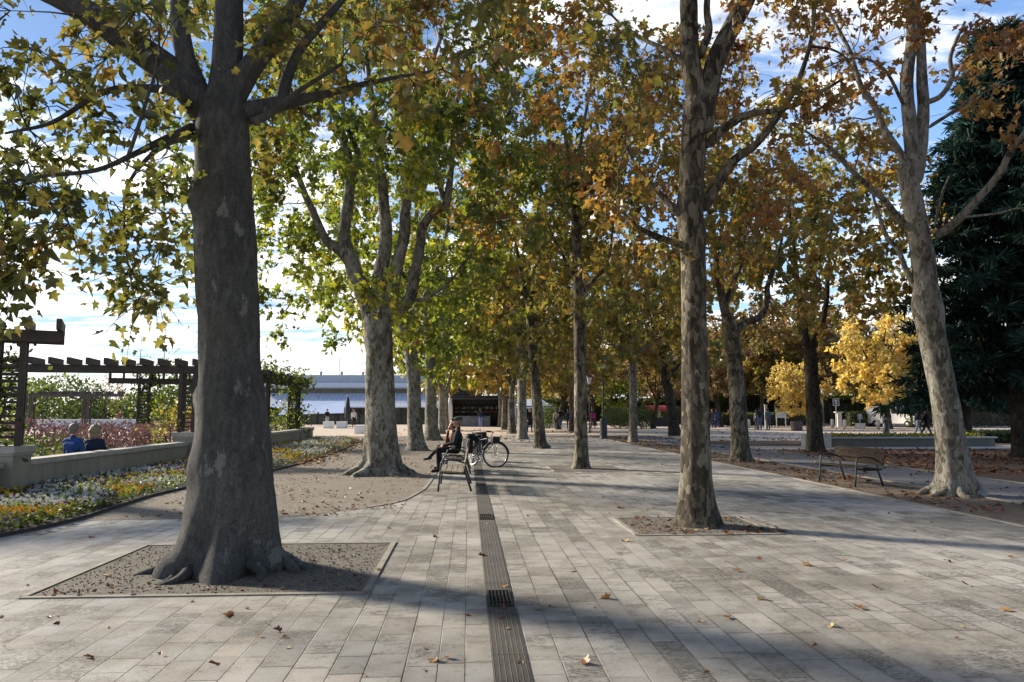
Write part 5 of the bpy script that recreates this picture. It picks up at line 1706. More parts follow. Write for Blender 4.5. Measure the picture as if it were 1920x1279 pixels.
def person(label, loc, rz, pose='stand', top=(.03, .03, .035), legs=(.04, .05, .08), shoes=(.02, .02, .02), hair='hair_dark', H=1.72, stride=.35, group=None, hat=None, coat=0.0, girl=False, lean=0.0, near=False, bag=None, arm=None, seat=.47):
    """local frame: facing -Y, feet (or seat) at the origin"""
    caps = []
    add = lambda a, b, ra, rb, mi: caps.append((Vector(a), Vector(b), ra, rb, mi))
    SK, TP, LG_, SH = 0, 1, 2, 3
    sitting = pose.startswith('sit')
    if sitting:
        hz = seat + .09
        tilt = -.10 + lean       # shoulders further back (+Y) when negative lean
        hip = Vector((0, 0, hz))
        up = Vector((0, .10 - lean * .4, 1)).normalized()
    else:
        hz = .92
        hip = Vector((0, 0, hz)); up = Vector((0, -lean, 1)).normalized()
    fw = Vector((0, -1, 0))
    tor = lambda h: hip + up * h
    add(hip + Vector((-.075, 0, .02)), hip + Vector((.075, 0, .02)), .115, .115, LG_ if not coat else TP)
    add(tor(.06), tor(.30), .125, .145, TP)
    add(tor(.36) + Vector((-.085, 0, 0)), tor(.36) + Vector((.085, 0, 0)), .125, .125, TP)
    add(tor(.47) + Vector((-.14, 0, 0)), tor(.47) + Vector((.14, 0, 0)), .068, .068, TP)
    add(tor(.50), tor(.545), .072, .062, TP)
    add(tor(.50), tor(.60) + fw * .02, .052, .05, SK)
    hc = tor(.70) + fw * .035
    add(hc + Vector((0, .012, .035)), hc + Vector((0, -.02, .02)), .092, .088, SK)
    add(hc + Vector((0, -.03, -.03)), hc + Vector((0, -.045, -.065)), .068, .048, SK)
    add(hc + Vector((0, -.095, .005)), hc + Vector((0, -.115, -.022)), .012, .017, SK)
    for s in (-1, 1):
        add(hc + Vector((s * .088, .01, .015)), hc + Vector((s * .09, .014, -.02)), .017, .013, SK)
        add(hc + Vector((s * .03, -.082, .026)), hc + Vector((s * .045, -.078, .026)), .014, .012, SK)
    add(hc + Vector((-.02, -.092, -.048)), hc + Vector((.02, -.092, -.048)), .010, .010, SK)
    if sitting:
        for s in (-1, 1):
            h0 = hip + Vector((s * .09, -.02, 0))
            if pose == 'sit_crossed' and s == 1:
                kn = Vector((-.02, -.44, hz + .10)); an = Vector((-.06, -.74, hz - .20))
            else:
                kn = Vector((s * .12, -.45, hz + .01)); an = Vector((s * .12, -.43 + (.10 if pose == 'sit_tucked' else 0), .10))
            add(h0, kn, .092, .068, LG_); add(kn, an, .064, .05, LG_)
            d = Vector((0, -.16, -.05)) if an.z < .2 else Vector((-.02, -.15, -.06))
            add(an + Vector((0, .03, -.02)), an + d, .045, .034, SH)
            sh = tor(.455) + Vector((s * .185, 0, 0))
            if arm and arm[0 if s < 0 else 1] == 'chin':
                el = Vector((s * .17, -.26, hz + .20)); wr = hc + Vector((s * .04, -.135, -.15))
            else:
                el = tor(.20) + Vector((s * .25, -.06, 0)); wr = Vector((s * .09, -.30, hz + .13))
            add(sh, el, .066, .052, TP); add(el, wr, .050, .038, TP)
            dd = (wr - el).normalized()
            hand(caps, wr + dd * .012, dd, Vector((-s * .5, 0, -1)) if dd.z < .5 else Vector((0, 1, .2)), SK, .5, thumb=1 if s > 0 else -1)
        if coat:
            for s in (-1, 1): add(hip + Vector((s * .09, 0, .02)), hip + Vector((s * .11, -.22, .03)), .11, .095, TP)
    else:
        st = stride if pose == 'walk' else .04
        for s in (-1, 1):
            a = st * s
            h0 = hip + Vector((s * .085, 0, -.03))
            kn = h0 + Vector((s * .01, -.46 * math.sin(a + (.12 if a < 0 else .0)), -.44 * math.cos(a)))
            b = a if a > 0 else a * 1.3
            an = kn + Vector((0, -.41 * math.sin(b), -.41 * math.cos(b)))
            an.z = max(an.z, .085)
            add(h0, kn, .098, .068, LG_); add(kn, an, .066, .052, LG_)
            add(an + Vector((0, .035, -.04)), an + Vector((s * .015, -.15, -.048 if a >= 0 else -.055)), .042, .036, SH)
            sw = -a * .8
            sh = tor(.455) + Vector((s * .19, 0, 0))
            el = sh + Vector((s * .045, -.27 * math.sin(sw), -.27 * math.cos(sw)))
            wr = el + Vector((-s * .02, -.24 * math.sin(sw + .3), -.24 * math.cos(sw + .3)))
            if arm and arm[0 if s < 0 else 1] == 'up':
                wr = el + Vector((-s * .08, -.20, .10))
            add(sh, el, .066, .052, TP); add(el, wr, .050, .038, TP)
            dd = (wr - el).normalized()
            hand(caps, wr + dd * .01, dd, Vector((-s, 0, 0)), SK, .45, thumb=-1 if s > 0 else 1)
        if coat:
            add(hip + Vector((-.07, 0, -.02)), hip + Vector((-.08, 0, -coat)), .125, .135, TP)
            add(hip + Vector((.07, 0, -.02)), hip + Vector((.08, 0, -coat)), .125, .135, TP)
    sc = H / 1.72
    me = body_from(caps, [M['skin'], cloth(top), cloth(legs), cloth(shoes)], 'person', .009 if near else .0125, 3)
    o = bpy.data.objects.new('person', me); COL.objects.link(o)
    o.location = (loc[0], loc[1], loc[2] if len(loc) > 2 else 0); o.rotation_euler = (0, 0, rz); o.scale = (sc, sc, sc)
    tag(o, label, 'person', group)
    # hair / cap
    if hair:
        b = MB()
        if girl:
            b.ball(hc + Vector((0, .035, .03)), .122, 16, 10, sc=(1.05, 1.0, 1.0), rough=.38, seed=3)
            b.ball(hc + Vector((0, .075, -.07)), .105, 14, 8, sc=(1.15, .7, 1.25), rough=.4, seed=5)
        else:
            b.ball(hc + Vector((0, .026, .045)), .104, 16, 10, sc=(1, 1, .98), rough=.10, seed=2)
            b.ball(hc + Vector((0, .06, -.01)), .085, 12, 8, sc=(1.02, .6, .95), rough=.1, seed=4)
        b.build('hair', M[hair], o)
    if hat:
        b = MB()
        b.ball(hc + Vector((0, .012, .075)), .112, 16, 8, sc=(1, 1.08, .62))
        b.box(hc + Vector((0, -.13, .075)), (.15, .11, .014), rx=.12)
        b.build('cap', cloth(hat), o, bevel=.004)
    if near:
        b = MB()
        for s in (-1, 1): b.ball(hc + Vector((s * .034, -.094, .012)), .011, 8, 6)
        b.build('eyes', mat('eye', col=(.02, .015, .012), rough=.2), o)
    if bag:
        b = MB(); b.ball(tor(.30) + Vector((0, .19, .02)), .17, 12, 8, sc=(.95, .6, 1.25), rough=.1); b.build('backpack', cloth(bag), o, bevel=.0)
    return o


def at(px, py, H=None):
    x, y = G(px, py)
    return (x, y)


WK = 'walkers on the far side of the square'
# two men on the further bench
person('man in dark jacket and flat cap sitting on the further wooden bench', (-.30, 19.35), -PI / 2, 'sit', (.018, .021, .024), (.014, .015, .02), (.012, .012, .012), 'hair_grey', 1.78, hat=(.05, .055, .06), near=True, lean=.05)
person('person with reddish jacket and crossed legs on the further bench, hand at the chin', (-.36, 20.25), -PI / 2 - .12, 'sit_crossed', (.13, .045, .032), (.02, .021, .026), (.03, .03, .035), 'hair_dark', 1.62, near=True, lean=.35, arm=('chin', None))
# couple seen from behind beyond the wall
person('person in bright blue jacket seen from behind, beyond the low wall', (-9.28, 18.15, -.24), R(160), 'sit', (.02, .06, .21), (.03, .03, .04), hair='hair_grey', H=1.9, lean=.2, near=True)
person('woman with fluffy fair hair and dark blue coat, seen from behind beyond the wall', (-8.98, 18.55, -.24), R(165), 'sit', (.02, .03, .065), (.03, .03, .04), hair='hair_fair', H=1.84, girl=True, lean=.2, near=True)
# walkers
def w(label, px, py, rz, **k):
    x, y = G(px, py)
    return person(label, (x, y), rz, k.pop('pose', 'walk'), group=k.pop('group', WK), **k)


w('walker in long dark coat beside the pale fourth trunk of the right row', 993, 811, R(10), top=(.012, .014, .02), legs=(.012, .013, .018), coat=.28, H=1.74)
w('walker in black jacket and blue jeans left of the second right-row trunk', 1051, 806, R(150), top=(.012, .012, .014), legs=(.06, .09, .15), H=1.8)
w('walker in beige coat half behind the man in jeans', 1043, 806, R(160), top=(.30, .26, .2), legs=(.05, .05, .06), H=1.68)
w('walker in dark blue coat following the man in jeans', 1066, 805, R(170), top=(.02, .03, .07), legs=(.02, .02, .03), H=1.66)
w('walker in bright pink jacket right of the second right-row trunk', 1112, 804, R(190), top=(.42, .045, .17), legs=(.05, .03, .05), H=1.62, girl=True)
w('walker in navy jacket nearest the sunlit trunk', 1331, 803, R(200), top=(.02, .03, .08), legs=(.03, .04, .09), H=1.7)
w('walker with brown jacket and blue trousers in the middle of the group', 1337, 803, R(210), top=(.12, .06, .04), legs=(.03, .05, .14), H=1.72)
w('walker in blue jacket with white scarf at the right of the group', 1344, 802, R(190), top=(.03, .06, .16), legs=(.03, .05, .12), H=1.74)
w('person in orange jacket by the hedge, left of the forked trunk', 1367, 799, R(180), pose='stand', top=(.55, .22, .05), legs=(.03, .03, .035), H=1.66)
w('man in dark top and jeans left of the notice board', 1425, 806, R(170), pose='stand', top=(.02, .022, .03), legs=(.10, .12, .19), H=1.78)
w('woman in light top beside the man in jeans, near the notice board', 1419, 805, R(200), pose='stand', top=(.42, .36, .32), legs=(.10, .10, .12), H=1.64, girl=True)
w('person in blue-grey clothes standing in front of the notice board', 1441, 806, R(180), pose='stand', top=(.07, .09, .14), legs=(.09, .09, .10), H=1.75)
w('walker in dark jacket and light jeans beyond the planter', 1722, 820, R(75), top=(.015, .017, .03), legs=(.24, .29, .38), H=1.72)
w('walker all in black striding beyond the planter, left of the cream trunk', 1737, 820, R(75), top=(.013, .013, .018), legs=(.013, .013, .018), H=1.72, stride=.45)
LF = 'people in the far left part of the garden'
w('person in black coat standing beyond the second pier', 326, 797, R(20), pose='stand', top=(.012, .014, .018), legs=(.015, .015, .02), coat=.3, H=1.76, group=LF)
w('person in orange-red jacket by the far pale wall', 222, 797, R(100), pose='stand', top=(.45, .07, .04), legs=(.1, .12, .2), H=1.66, group=LF)
w('person in dark clothes walking behind the far pale wall', 132, 797, R(250), top=(.015, .018, .03), legs=(.02, .02, .03), H=1.7, group=LF)
w('person in grey jacket walking behind the far pale wall', 158, 797, R(260), top=(.18, .18, .19), legs=(.03, .03, .04), H=1.7, group=LF)
CF = 'people outside the cafe'
w('person in dark red jacket beside the creeper-hung pergola posts', 543, 800, R(60), pose='stand', top=(.20, .035, .03), legs=(.05, .08, .10), H=1.72, group=CF)
w('waiter in black and white in front of the blue awning', 613, 800, R(40), pose='stand', top=(.015, .015, .02), legs=(.45, .45, .46), H=1.74, group=CF)
w('woman in white top and black trousers left of the rooty plane tree', 663, 802, R(30), pose='stand', top=(.60, .58, .56), legs=(.014, .014, .018), H=1.72, girl=True, group=CF)
w('person in blue jeans at the kiosk counter', 901, 801, R(190), pose='stand', top=(.02, .03, .06), legs=(.16, .22, .42), H=1.72, group=CF)
# ------------------------------------------------------------------ benches
M['slat'] = worn('weathered_bench_timber', (.036, .028, .022), .95, .5, 5, spec=.1, stretch=(1, 6, 6), bump=.4)
M['slat_pale'] = worn('pale_worn_bench_timber', (.22, .195, .16), .75, .4, 5, stretch=(1, 6, 6), bump=.4)


def bench(label, loc, rz, L=1.75, frames=1.3, sm='slat'):
    """faces local -Y, length along X"""
    root = empty('park_bench', (loc[0], loc[1], .012), rz)
    tag(root, label, 'bench', 'timber benches with iron frames'); root.scale = (1, .96, .93)
    for s in (-1, 1):
        x = s * frames / 2
        fb = MB()
        # front leg rising into the arm; rear leg splayed back; rear leg continues as the back stay
        fb.tube([(x, -.33, 0), (x, -.31, .2), (x, -.285, .44), (x, -.275, .58), (x, -.25, .635), (x, -.20, .655)], [.021, .019, .018, .018, .018, .018], 8)
        fb.tube([(x, .35, 0), (x, .29, .2), (x, .215, .43), (x, .235, .6), (x, .29, .85)], [.024, .023, .024, .022, .016], 8)
        fb.tube([(x, -.29, .40), (x, -.1, .375), (x, .1, .37), (x, .23, .37)], [.022, .024, .024, .022], 8)
        fb.box((x, -.02, .395), (.035, .46, .03))
        fb.box((x, .245, .61), (.035, .03, .42), rx=-.18)
        f = fb.build('side_frame', M['iron'], root)
        ab = MB(); ab.tube([(x, -.20, .655), (x, -.08, .665), (x, .08, .640), (x, .225, .585)], [.02, .023, .021, .018], 8)
        ab.build('armrest', M['iron'], f)
    sb = MB()
    for i, y in enumerate((-.235, -.115, .005, .125)):
        sb.box((0, y, .428 - i * .008), (L, .105, .032), rx=-.05)
    sb.build('seat', M[sm], root, bevel=.005)
    bb = MB()
    for y, z in ((.215, .535), (.240, .665), (.265, .795)):
        bb.box((0, y, z), (L, .028, .105), rx=-.18)
    bb.build('backrest', M[sm], root, bevel=.005)
    return root


bench('empty timber bench with iron frames on the leafy strip at the right', (8.32, 15.9), -PI / 2 + .12, 1.72, 1.28)
bench('nearer empty timber bench beside the drain, seen end-on', (-.27, 15.65), -PI / 2, 1.85, 1.55, 'slat_pale')
bench('further timber bench beside the drain with two people sitting on it', (-.27, 19.8), -PI / 2, 1.9, 1.6, 'slat_pale')
b = MB(); b.box((0, 0, .14), (.30, .16, .28)); b.box((0, 0, .29), (.26, .12, .03)); b.tube([(-.09, 0, .29), (-.08, 0, .37), (.08, 0, .37), (.09, 0, .29)], .01, 6)
tag(b.build('shopping_bag', cloth((.55, .54, .52)), None, bevel=.02, loc=(-.8, 22.4, .02)), 'pale bag on the ground in front of the two people on the bench', 'bag')

# ------------------------------------------------------------------ bicycles
M['bikepaint'] = worn('dark_bicycle_paint', (.03, .035, .045), .35, .3, 10, spec=.6)
M['bikesilver'] = worn('silver_bicycle_paint', (.10, .11, .13), .35, .2, 10, metal=.4)
M['rubber'] = worn('tyre_rubber', (.015, .015, .015), .8, .3, 20)
M['chrome'] = worn('bright_metal', (.55, .55, .56), .3, .15, 20, metal=.9)
M['pannier'] = worn('black_pannier_cloth', (.012, .013, .015), .7, .4, 12)


def bicycle(label, loc, rz, paint, steer=.5, lean=.1, panniers=True):
    """along local +X (front), wheels r=.35"""
    root = empty('bicycle', (loc[0], loc[1], .010), rz)
    root.rotation_euler = (lean, 0, rz)
    tag(root, label, 'bicycle', 'touring bicycles parked behind the bench')
    r = .35

    def wheel(c, st):
        Mx = Matrix.Rotation(st, 4, 'Z')
        wb = MB(); pts = [Vector(c) + Mx @ Vector((r * math.cos(a), 0, r * math.sin(a))) for a in np.linspace(0, 2 * PI, 40, endpoint=False)]
        wb.tube(pts, .019, 8, closed=True)
        wo = wb.build('wheel', M['rubber'], root)
        rb = MB(); pts = [Vector(c) + Mx @ Vector(((r - .026) * math.cos(a), 0, (r - .026) * math.sin(a))) for a in np.linspace(0, 2 * PI, 40, endpoint=False)]
        rb.tube(pts, .010, 6, closed=True)
        rb.build('rim', M['chrome'], wo)
        sb = MB()
        for i in range(24):
            a = i * 2 * PI / 24
            e = Vector(c) + Mx @ Vector(((r - .03) * math.cos(a), 0, (r - .03) * math.sin(a)))
            h = Vector(c) + Mx @ Vector((.02 * math.cos(a + 1.2), .03 * (-1) ** i, .02 * math.sin(a + 1.2)))
            sb.tube([h, e], .0016, 4)
        sb.tube([Vector(c) + Mx @ Vector((0, -.045, 0)), Vector(c) + Mx @ Vector((0, .045, 0))], .02, 8)
        sb.build('spokes', M['chrome'], wo)
        mb = MB(); pts = [Vector(c) + Mx @ Vector(((r + .03) * math.cos(a), 0, (r + .03) * math.sin(a))) for a in np.linspace(.1 if st else .2, PI * (.9 if st else 1.05), 14)]
        mb.tube(pts, .018, 6); mb.build('mudguard', M['iron'], root)

    wheel((.53, 0, r), steer); wheel((-.53, 0, r), 0)
    fb = MB()
    bbk = (-.10, 0, .29); seat = (-.26, 0, .80); head0 = (.36, 0, .62); head1 = (.32, 0, .82); rear = (-.53, 0, r)
    fb.tube([bbk, seat], .016, 8); fb.tube([bbk, head0], .019, 8); fb.tube([(-.235, 0, .74), head1], .016, 8); fb.tube([head0, head1], .02, 8)
    for s in (-1, 1):
        fb.tube([(bbk[0], s * .03, bbk[2]), (rear[0], s * .06, rear[2])], .009, 6); fb.tube([(-.235, s * .015, .72), (rear[0], s * .06, rear[2])], .008, 6)
    fb.build('frame', paint, root)
    hb = MB()
    c = Vector((.53, 0, r)); Mx = Matrix.Rotation(steer, 4, 'Z')
    for s in (-1, 1): hb.tube([Vector(head0) + Vector((.01, s * .03, -.02)), c + Vector((-.03, s * .055, .2)), c + Mx @ Vector((0, s * .055, 0))], .011, 6)
    hb.build('fork', paint, root)
    hb = MB()
    st = Vector((.30, 0, .90)); hb.tube([head1, st, st + Vector((.05, 0, .05))], .013, 8)
    q = st + Vector((.05, 0, .06)); Q = lambda x, y, z: q + Mx @ Vector((x, y, z))
    hb.tube([Q(-.16, -.30, .03), Q(-.06, -.27, .03), Q(.02, -.12, .01), Q(.02, .12, .01), Q(-.06, .27, .03), Q(-.16, .30, .03)], .012, 8)
    ho = hb.build('handlebar', M['iron'], root)
    gb = MB()
    for s in (-1, 1): gb.tube([Q(-.18, s * .305, .03), Q(-.06, s * .272, .03)], .018, 8)
    gb.build('grips', M['rubber'], ho)
    sb = MB(); sb.ball((-.28, 0, .875), .1, 12, 8, sc=(1.35, .78, .42)); sb.ball((-.15, 0, .875), .05, 10, 6, sc=(1.6, .6, .5)); sb.tube([(-.26, 0, .79), (-.27, 0, .86)], .013, 8)
    sb.build('saddle', M['pannier'], root)
    cb = MB(); cb.tube([(-.10, -.06, .29), (-.10, .06, .29)], .03, 10)
    cb.tube([(-.10 + .09 * math.cos(a), -.05, .29 + .09 * math.sin(a)) for a in np.linspace(0, 2 * PI, 20, endpoint=False)], .006, 5, closed=True)
    for s, a in ((-1, -.9), (1, -.9 + PI)):
        e = (-.10 + .165 * math.cos(a), s * .075, .29 + .165 * math.sin(a)); cb.tube([(-.10, s * .07, .29), e], .01, 6); cb.box((e[0], s * .115, e[2]), (.09, .075, .022))
    cb.tube([(-.10, -.05, .38), (-.53, -.05, r + .035)], .004, 4); cb.tube([(-.10, -.05, .20), (-.53, -.05, r - .035)], .004, 4)
    cb.build('crankset', M['chrome'], root)
    rk = MB()
    for s in (-1, 1): rk.tube([(-.53, s * .065, r), (-.58, s * .07, .74)], .006, 5)
    for y in (-.07, 0, .07): rk.tube([(-.30, y, .75), (-.78, y, .74)], .006, 5)
    rk.build('luggage_rack', M['iron'], root)
    if panniers:
        for s in (-1, 1):
            pb = MB(); pb.box((-.57, s * .155, .53), (.34, .15, .38)); pb.box((-.57, s * .155, .735), (.36, .17, .06))
            pb.build('pannier', M['pannier'], root, bevel=.035)
        pb = MB(); pb.tube([(-.55, -.22, .83), (-.55, .22, .83)], .085, 12); pb.build('roll_bag', M['pannier'], root, bevel=.02)
        pb = MB(); pb.box((.47, 0, .76), (.16, .26, .2)); pb.build('handlebar_bag', M['pannier'], root, bevel=.03)
    lb = MB(); lb.ball((.45, 0, .66), .035, 10, 6); lb.build('front_lamp', M['chrome'], root)
    ks = MB(); ks.tube([(-.18, .04, .28), (-.22, .20, .01)], .008, 6); ks.build('kickstand', M['chrome'], root)
    return root


bx, by = G(930, 877)
bicycle('touring bicycle with black panniers parked nearest the drain, wheel turned side-on', (bx - .36, by + .42), R(-52), M['bikesilver'], R(48), -.08)
bx, by = G(899, 871)
bicycle('dark touring bicycle with panniers parked right behind the further bench', (bx - .08, by + .85), R(-106), M['bikepaint'], R(25), .06)

# ------------------------------------------------------------------ street furniture
def lamp_post(label, px, py, h, base=True):
    x, y = G(px, py)
    root = empty('lamp_post', (x, y, 0)); tag(root, label, 'lamp post', 'lamp posts on the square')
    b = MB(); b.lathe([(.055, 0), (.055, h * .5), (.045, h * .52), (.042, h)], k=12); b.build('pole', M['iron'], root)
    if base:
        b = MB(); b.lathe([(.24, 0), (.24, .08), (.21, .12), (.21, 1.05), (.17, 1.12), (.07, 1.22)], k=8, smooth=False); b.build('base', M['iron'], root, bevel=.01)
    b = MB(); b.lathe([(.06, h), (.13, h + .1), (.19, h + .5), (.10, h + .52)], k=8, smooth=False)
    b.build('lantern', mat('lantern_glass', col=(.55, .56, .55), rough=.25), root)
    b = MB(); b.lathe([(.23, h + .5), (.20, h + .56), (.05, h + .72), (.02, h + .84)], k=8, smooth=False); b.build('lantern_cap', M['iron'], root)


lamp_post('tall dark lamp post with a thick base, right of the second right-row trunk', 1132, 823, 4.0)
lamp_post('slim lamp post right of the Y-forked tree trunk', 1545, 801, 3.2, False)
lamp_post('slim dark lamp post in the far middle of the square', 1106, 812, 3.5, False)

M['steel'] = worn('galvanised_steel', (.42, .43, .44), .45, .15, 12, metal=.5)
M['signblue'] = worn('blue_sign_face', (.10, .17, .34), .45, .08, 10)
M['white'] = worn('white_paint', (.72, .72, .70), .5, .08, 8)


def sign(label, px, py, h, w_, shape='square'):
    x, y = G(px, py)
    root = empty('road_sign', (x, y, 0)); tag(root, label, 'sign')
    b = MB(); b.lathe([(.035, 0), (.035, h)], k=10); b.build('post', M['steel'], root)
    b = MB(); b.box((0, -.05, h - w_ * .5), (w_, .02, w_ * 1.1)); p = b.build('sign_plate', M['white'], root, bevel=.005)
    b = MB(); b.box((0, -.063, h - w_ * .5), (w_ * .86, .004, w_ * .94)); b.build('sign_face', M['signblue'], p)
    b = MB(); b.box((0, -.068, h - w_ * .5), (w_ * .16, .004, w_ * .6)); b.box((0, -.068, h - w_ * .28), (w_ * .5, .0035, w_ * .12)); b.build('symbol', M['white'], p)


sign('square blue-and-white road sign on a post beyond the planter', 1569, 802, 2.7, .62)
sign('small white sign on a thin post left of the white van', 1613, 803, 1.25, .40)
x, y = G(1465, 803)
root = empty('notice_board', (x, y, 0)); tag(root, 'pale notice board on two legs in front of the small yellow tree', 'notice board')
for s in (-1, 1):
    b = MB(); b.box((s * .42, 0, .9), (.07, .07, 1.8)); b.build('leg', M['steel'], root, bevel=.005)
b = MB(); b.box((0, -.03, 1.32), (1.0, .06, .78)); b.build('panel', M['steel'], root, bevel=.01)
b = MB(); b.box((0, -.065, 1.34), (.86, .01, .6)); b.build('sheet', worn('notice_sheet', (.40, .46, .52), .4, .3, 6), root)
b = MB(); b.box((0, -.02, 1.83), (1.12, .24, .05)); b.build('hood', M['steel'], root, bevel=.006)
x, y = G(1437, 804)
b = MB(); b.box((0, 0, 1.05), (.24, .12, 2.1)); b.box((0, 0, 2.12), (.28, .16, .05))
tag(b.build('info_pillar', M['steel'], None, bevel=.01, loc=(x, y, 0)), 'narrow grey information pillar left of the notice board', 'pillar')
x, y = G(1494, 808)
b = MB(); b.lathe([(.34, 0), (.42, .05), (.46, .6), (.44, .75), (.36, .75), (.34, .6)], k=14)
root = empty('tub', (x, y, 0)); tag(root, 'brown wooden tub at the foot of the small yellow tree', 'planter'); b.build('tub_wall', M['wood'], root, bevel=.01)
x, y = G(1662, 817)
root = empty('litter_bin', (x, y, 0)); tag(root, 'dark litter bin standing beyond the planter', 'litter bin')
b = MB(); b.lathe([(.17, 0), (.2, .04), (.2, .78), (.17, .8)], k=14); b.build('drum', M['iron'], root)
b = MB(); b.lathe([(.05, .8), (.05, .95), (.22, .97), (.2, 1.02), (.04, 1.1)], k=14); b.build('lid', M['iron'], root)
x, y = G(1663, 803)
root = empty('litter_bin', (x, y, 0)); tag(root, 'dark bin below the front of the white van', 'litter bin')
b = MB(); b.lathe([(.28, 0), (.32, .05), (.34, .95), (.3, 1.0)], k=14); b.build('drum', M['iron'], root)
b = MB(); b.ball((0, 0, 1.0), .31, 12, 6, sc=(1, 1, .5)); b.build('lid', M['iron'], root)
M['bollard'] = worn('pale_stone', (.50, .48, .44), .8, .2, 6)
for px, py, lb in [(1561, 802, 'white stone bollard left of the square road sign post'), (1584, 804, 'white stone bollard right of the square road sign post'), (1647, 804, 'white stone bollard left of the dark bin'), (1404, 802, 'white stone bollard right of the forked trunk')]:
    x, y = G(px, py); b = MB(); b.lathe([(.15, 0), (.15, .55), (.13, .6), (.15, .64), (.14, .74), (.07, .8)], k=12)
    tag(b.build('bollard', M['bollard'], None, loc=(x, y, 0)), lb, 'bollard', 'white bollards on the square')
x, y = G(1613, 804); b = MB(); b.box((0, 0, .22), (.62, .62, .44)); b.box((0, 0, .46), (.7, .7, .06))
tag(b.build('stone_block', M['bollard'], None, bevel=.02, loc=(x, y, 0)), 'white stone block at the foot of the small white sign', 'stone block')
x, y = G(1579, 801); b = MB(); b.box((0, 0, .7), (.42, .42, 1.4)); b.box((0, 0, 1.44), (.7, .6, .09))
tag(b.build('gate_pillar', M['bollard'], None, bevel=.01, loc=(x, y + .6, 0)), 'pale gate pillar with a flat cap behind the road sign', 'pillar')
CB = 'white stone cubes before the cafe'
for px, py, w_, lb in [(616, 803, .85, 'white stone cube seat left of the pair before the cafe'), (641, 803, .85, 'white stone cube seat right of the pair before the cafe'), (676, 813, .80, 'white stone cube seat touching the rooty trunk in view'), (547, 806, 1.0, 'white stone cube behind the far wall run')]:
    x, y = G(px, py); b = MB(); b.box((0, 0, w_ * .32), (w_, w_, w_ * .64)); b.box((0, 0, w_ * .68), (w_ * 1.06, w_ * 1.06, w_ * .08))
    tag(b.build('stone_cube', M['white'], None, bevel=.03, loc=(x, y, 0)), lb, 'stone cube', CB)

# planter with yellow flowers
x0, yP = G(1545, 838); x1 = G(1880, 838)[0]
root = empty('planter', ((x0 + x1) / 2, yP, 0)); tag(root, 'long low rendered planter beyond the right bench', 'planter')
L = x1 - x0
b = MB(); b.box((0, .9, .19), (L, 1.8, .38)); b.build('planter_wall', worn('shaded_planter_render', (.17, .16, .14), .9, .25, 3), root)  # patchy worn render, its colour darkened for the shaded front
for s_, y_ in (('a', 0), ('b', 1.8)):
    b = MB(); b.box((0, y_, .40), (L + .1, .26, .07)); b.build('coping', M['coping'], root, bevel=.01)
b = MB(); b.box((0, .9, .39), (L - .3, 1.5, .03)); b.build('soil', M['bedsoil'], root)
for px in (1515, 1549):
    x, y = G(px, 838); b = MB(); b.box((0, 0, .26), (.36, .4, .52)); b.box((0, 0, .54), (.42, .46, .06))
    tag(b.build('planter_pier', M['bollard'], None, bevel=.01, loc=(x - .05, y - .05, 0)), 'pale stone pier %s the Y-forked trunk at the planter end' % ('left of' if px == 1515 else 'right of'), 'pier', 'pale piers at the planter')
g = np.random.default_rng(77); n = 2600
p = np.stack([g.uniform(x0 + .2, x1 - .2, n), yP + g.uniform(.2, 1.6, n), .40 + g.uniform(0, .14, n)], 1)
tn = np.where(g.uniform(size=n) < .45, g.uniform(.6, .8, n), g.uniform(0, .0, n))
me = leaves_mesh('pf', p[:1200], g.normal(0, 1, (1200, 3)), g.normal(0, .4, (1200, 3)) + [0, -.3, 1], g.uniform(.06, .10, 1200), g.uniform(.6, .8, 1200), 1, rng=g)
tag(mesh_obj('yellow_flowers', me, None, [M['petal']]), 'yellow flowers growing along the top of the planter', 'flowers', kind='stuff')
me = leaves_mesh('pg', p[1200:], g.normal(0, 1, (n - 1200, 3)), g.normal(0, .4, (n - 1200, 3)) + [0, 0, 1], g.uniform(.07, .13, n - 1200), g.uniform(.2, .9, n - 1200), 2, rng=g)
tag(mesh_obj('planter_foliage', me, None, [M['leaf_shrub']]), 'green leaves between the flowers in the planter', 'foliage', kind='stuff')

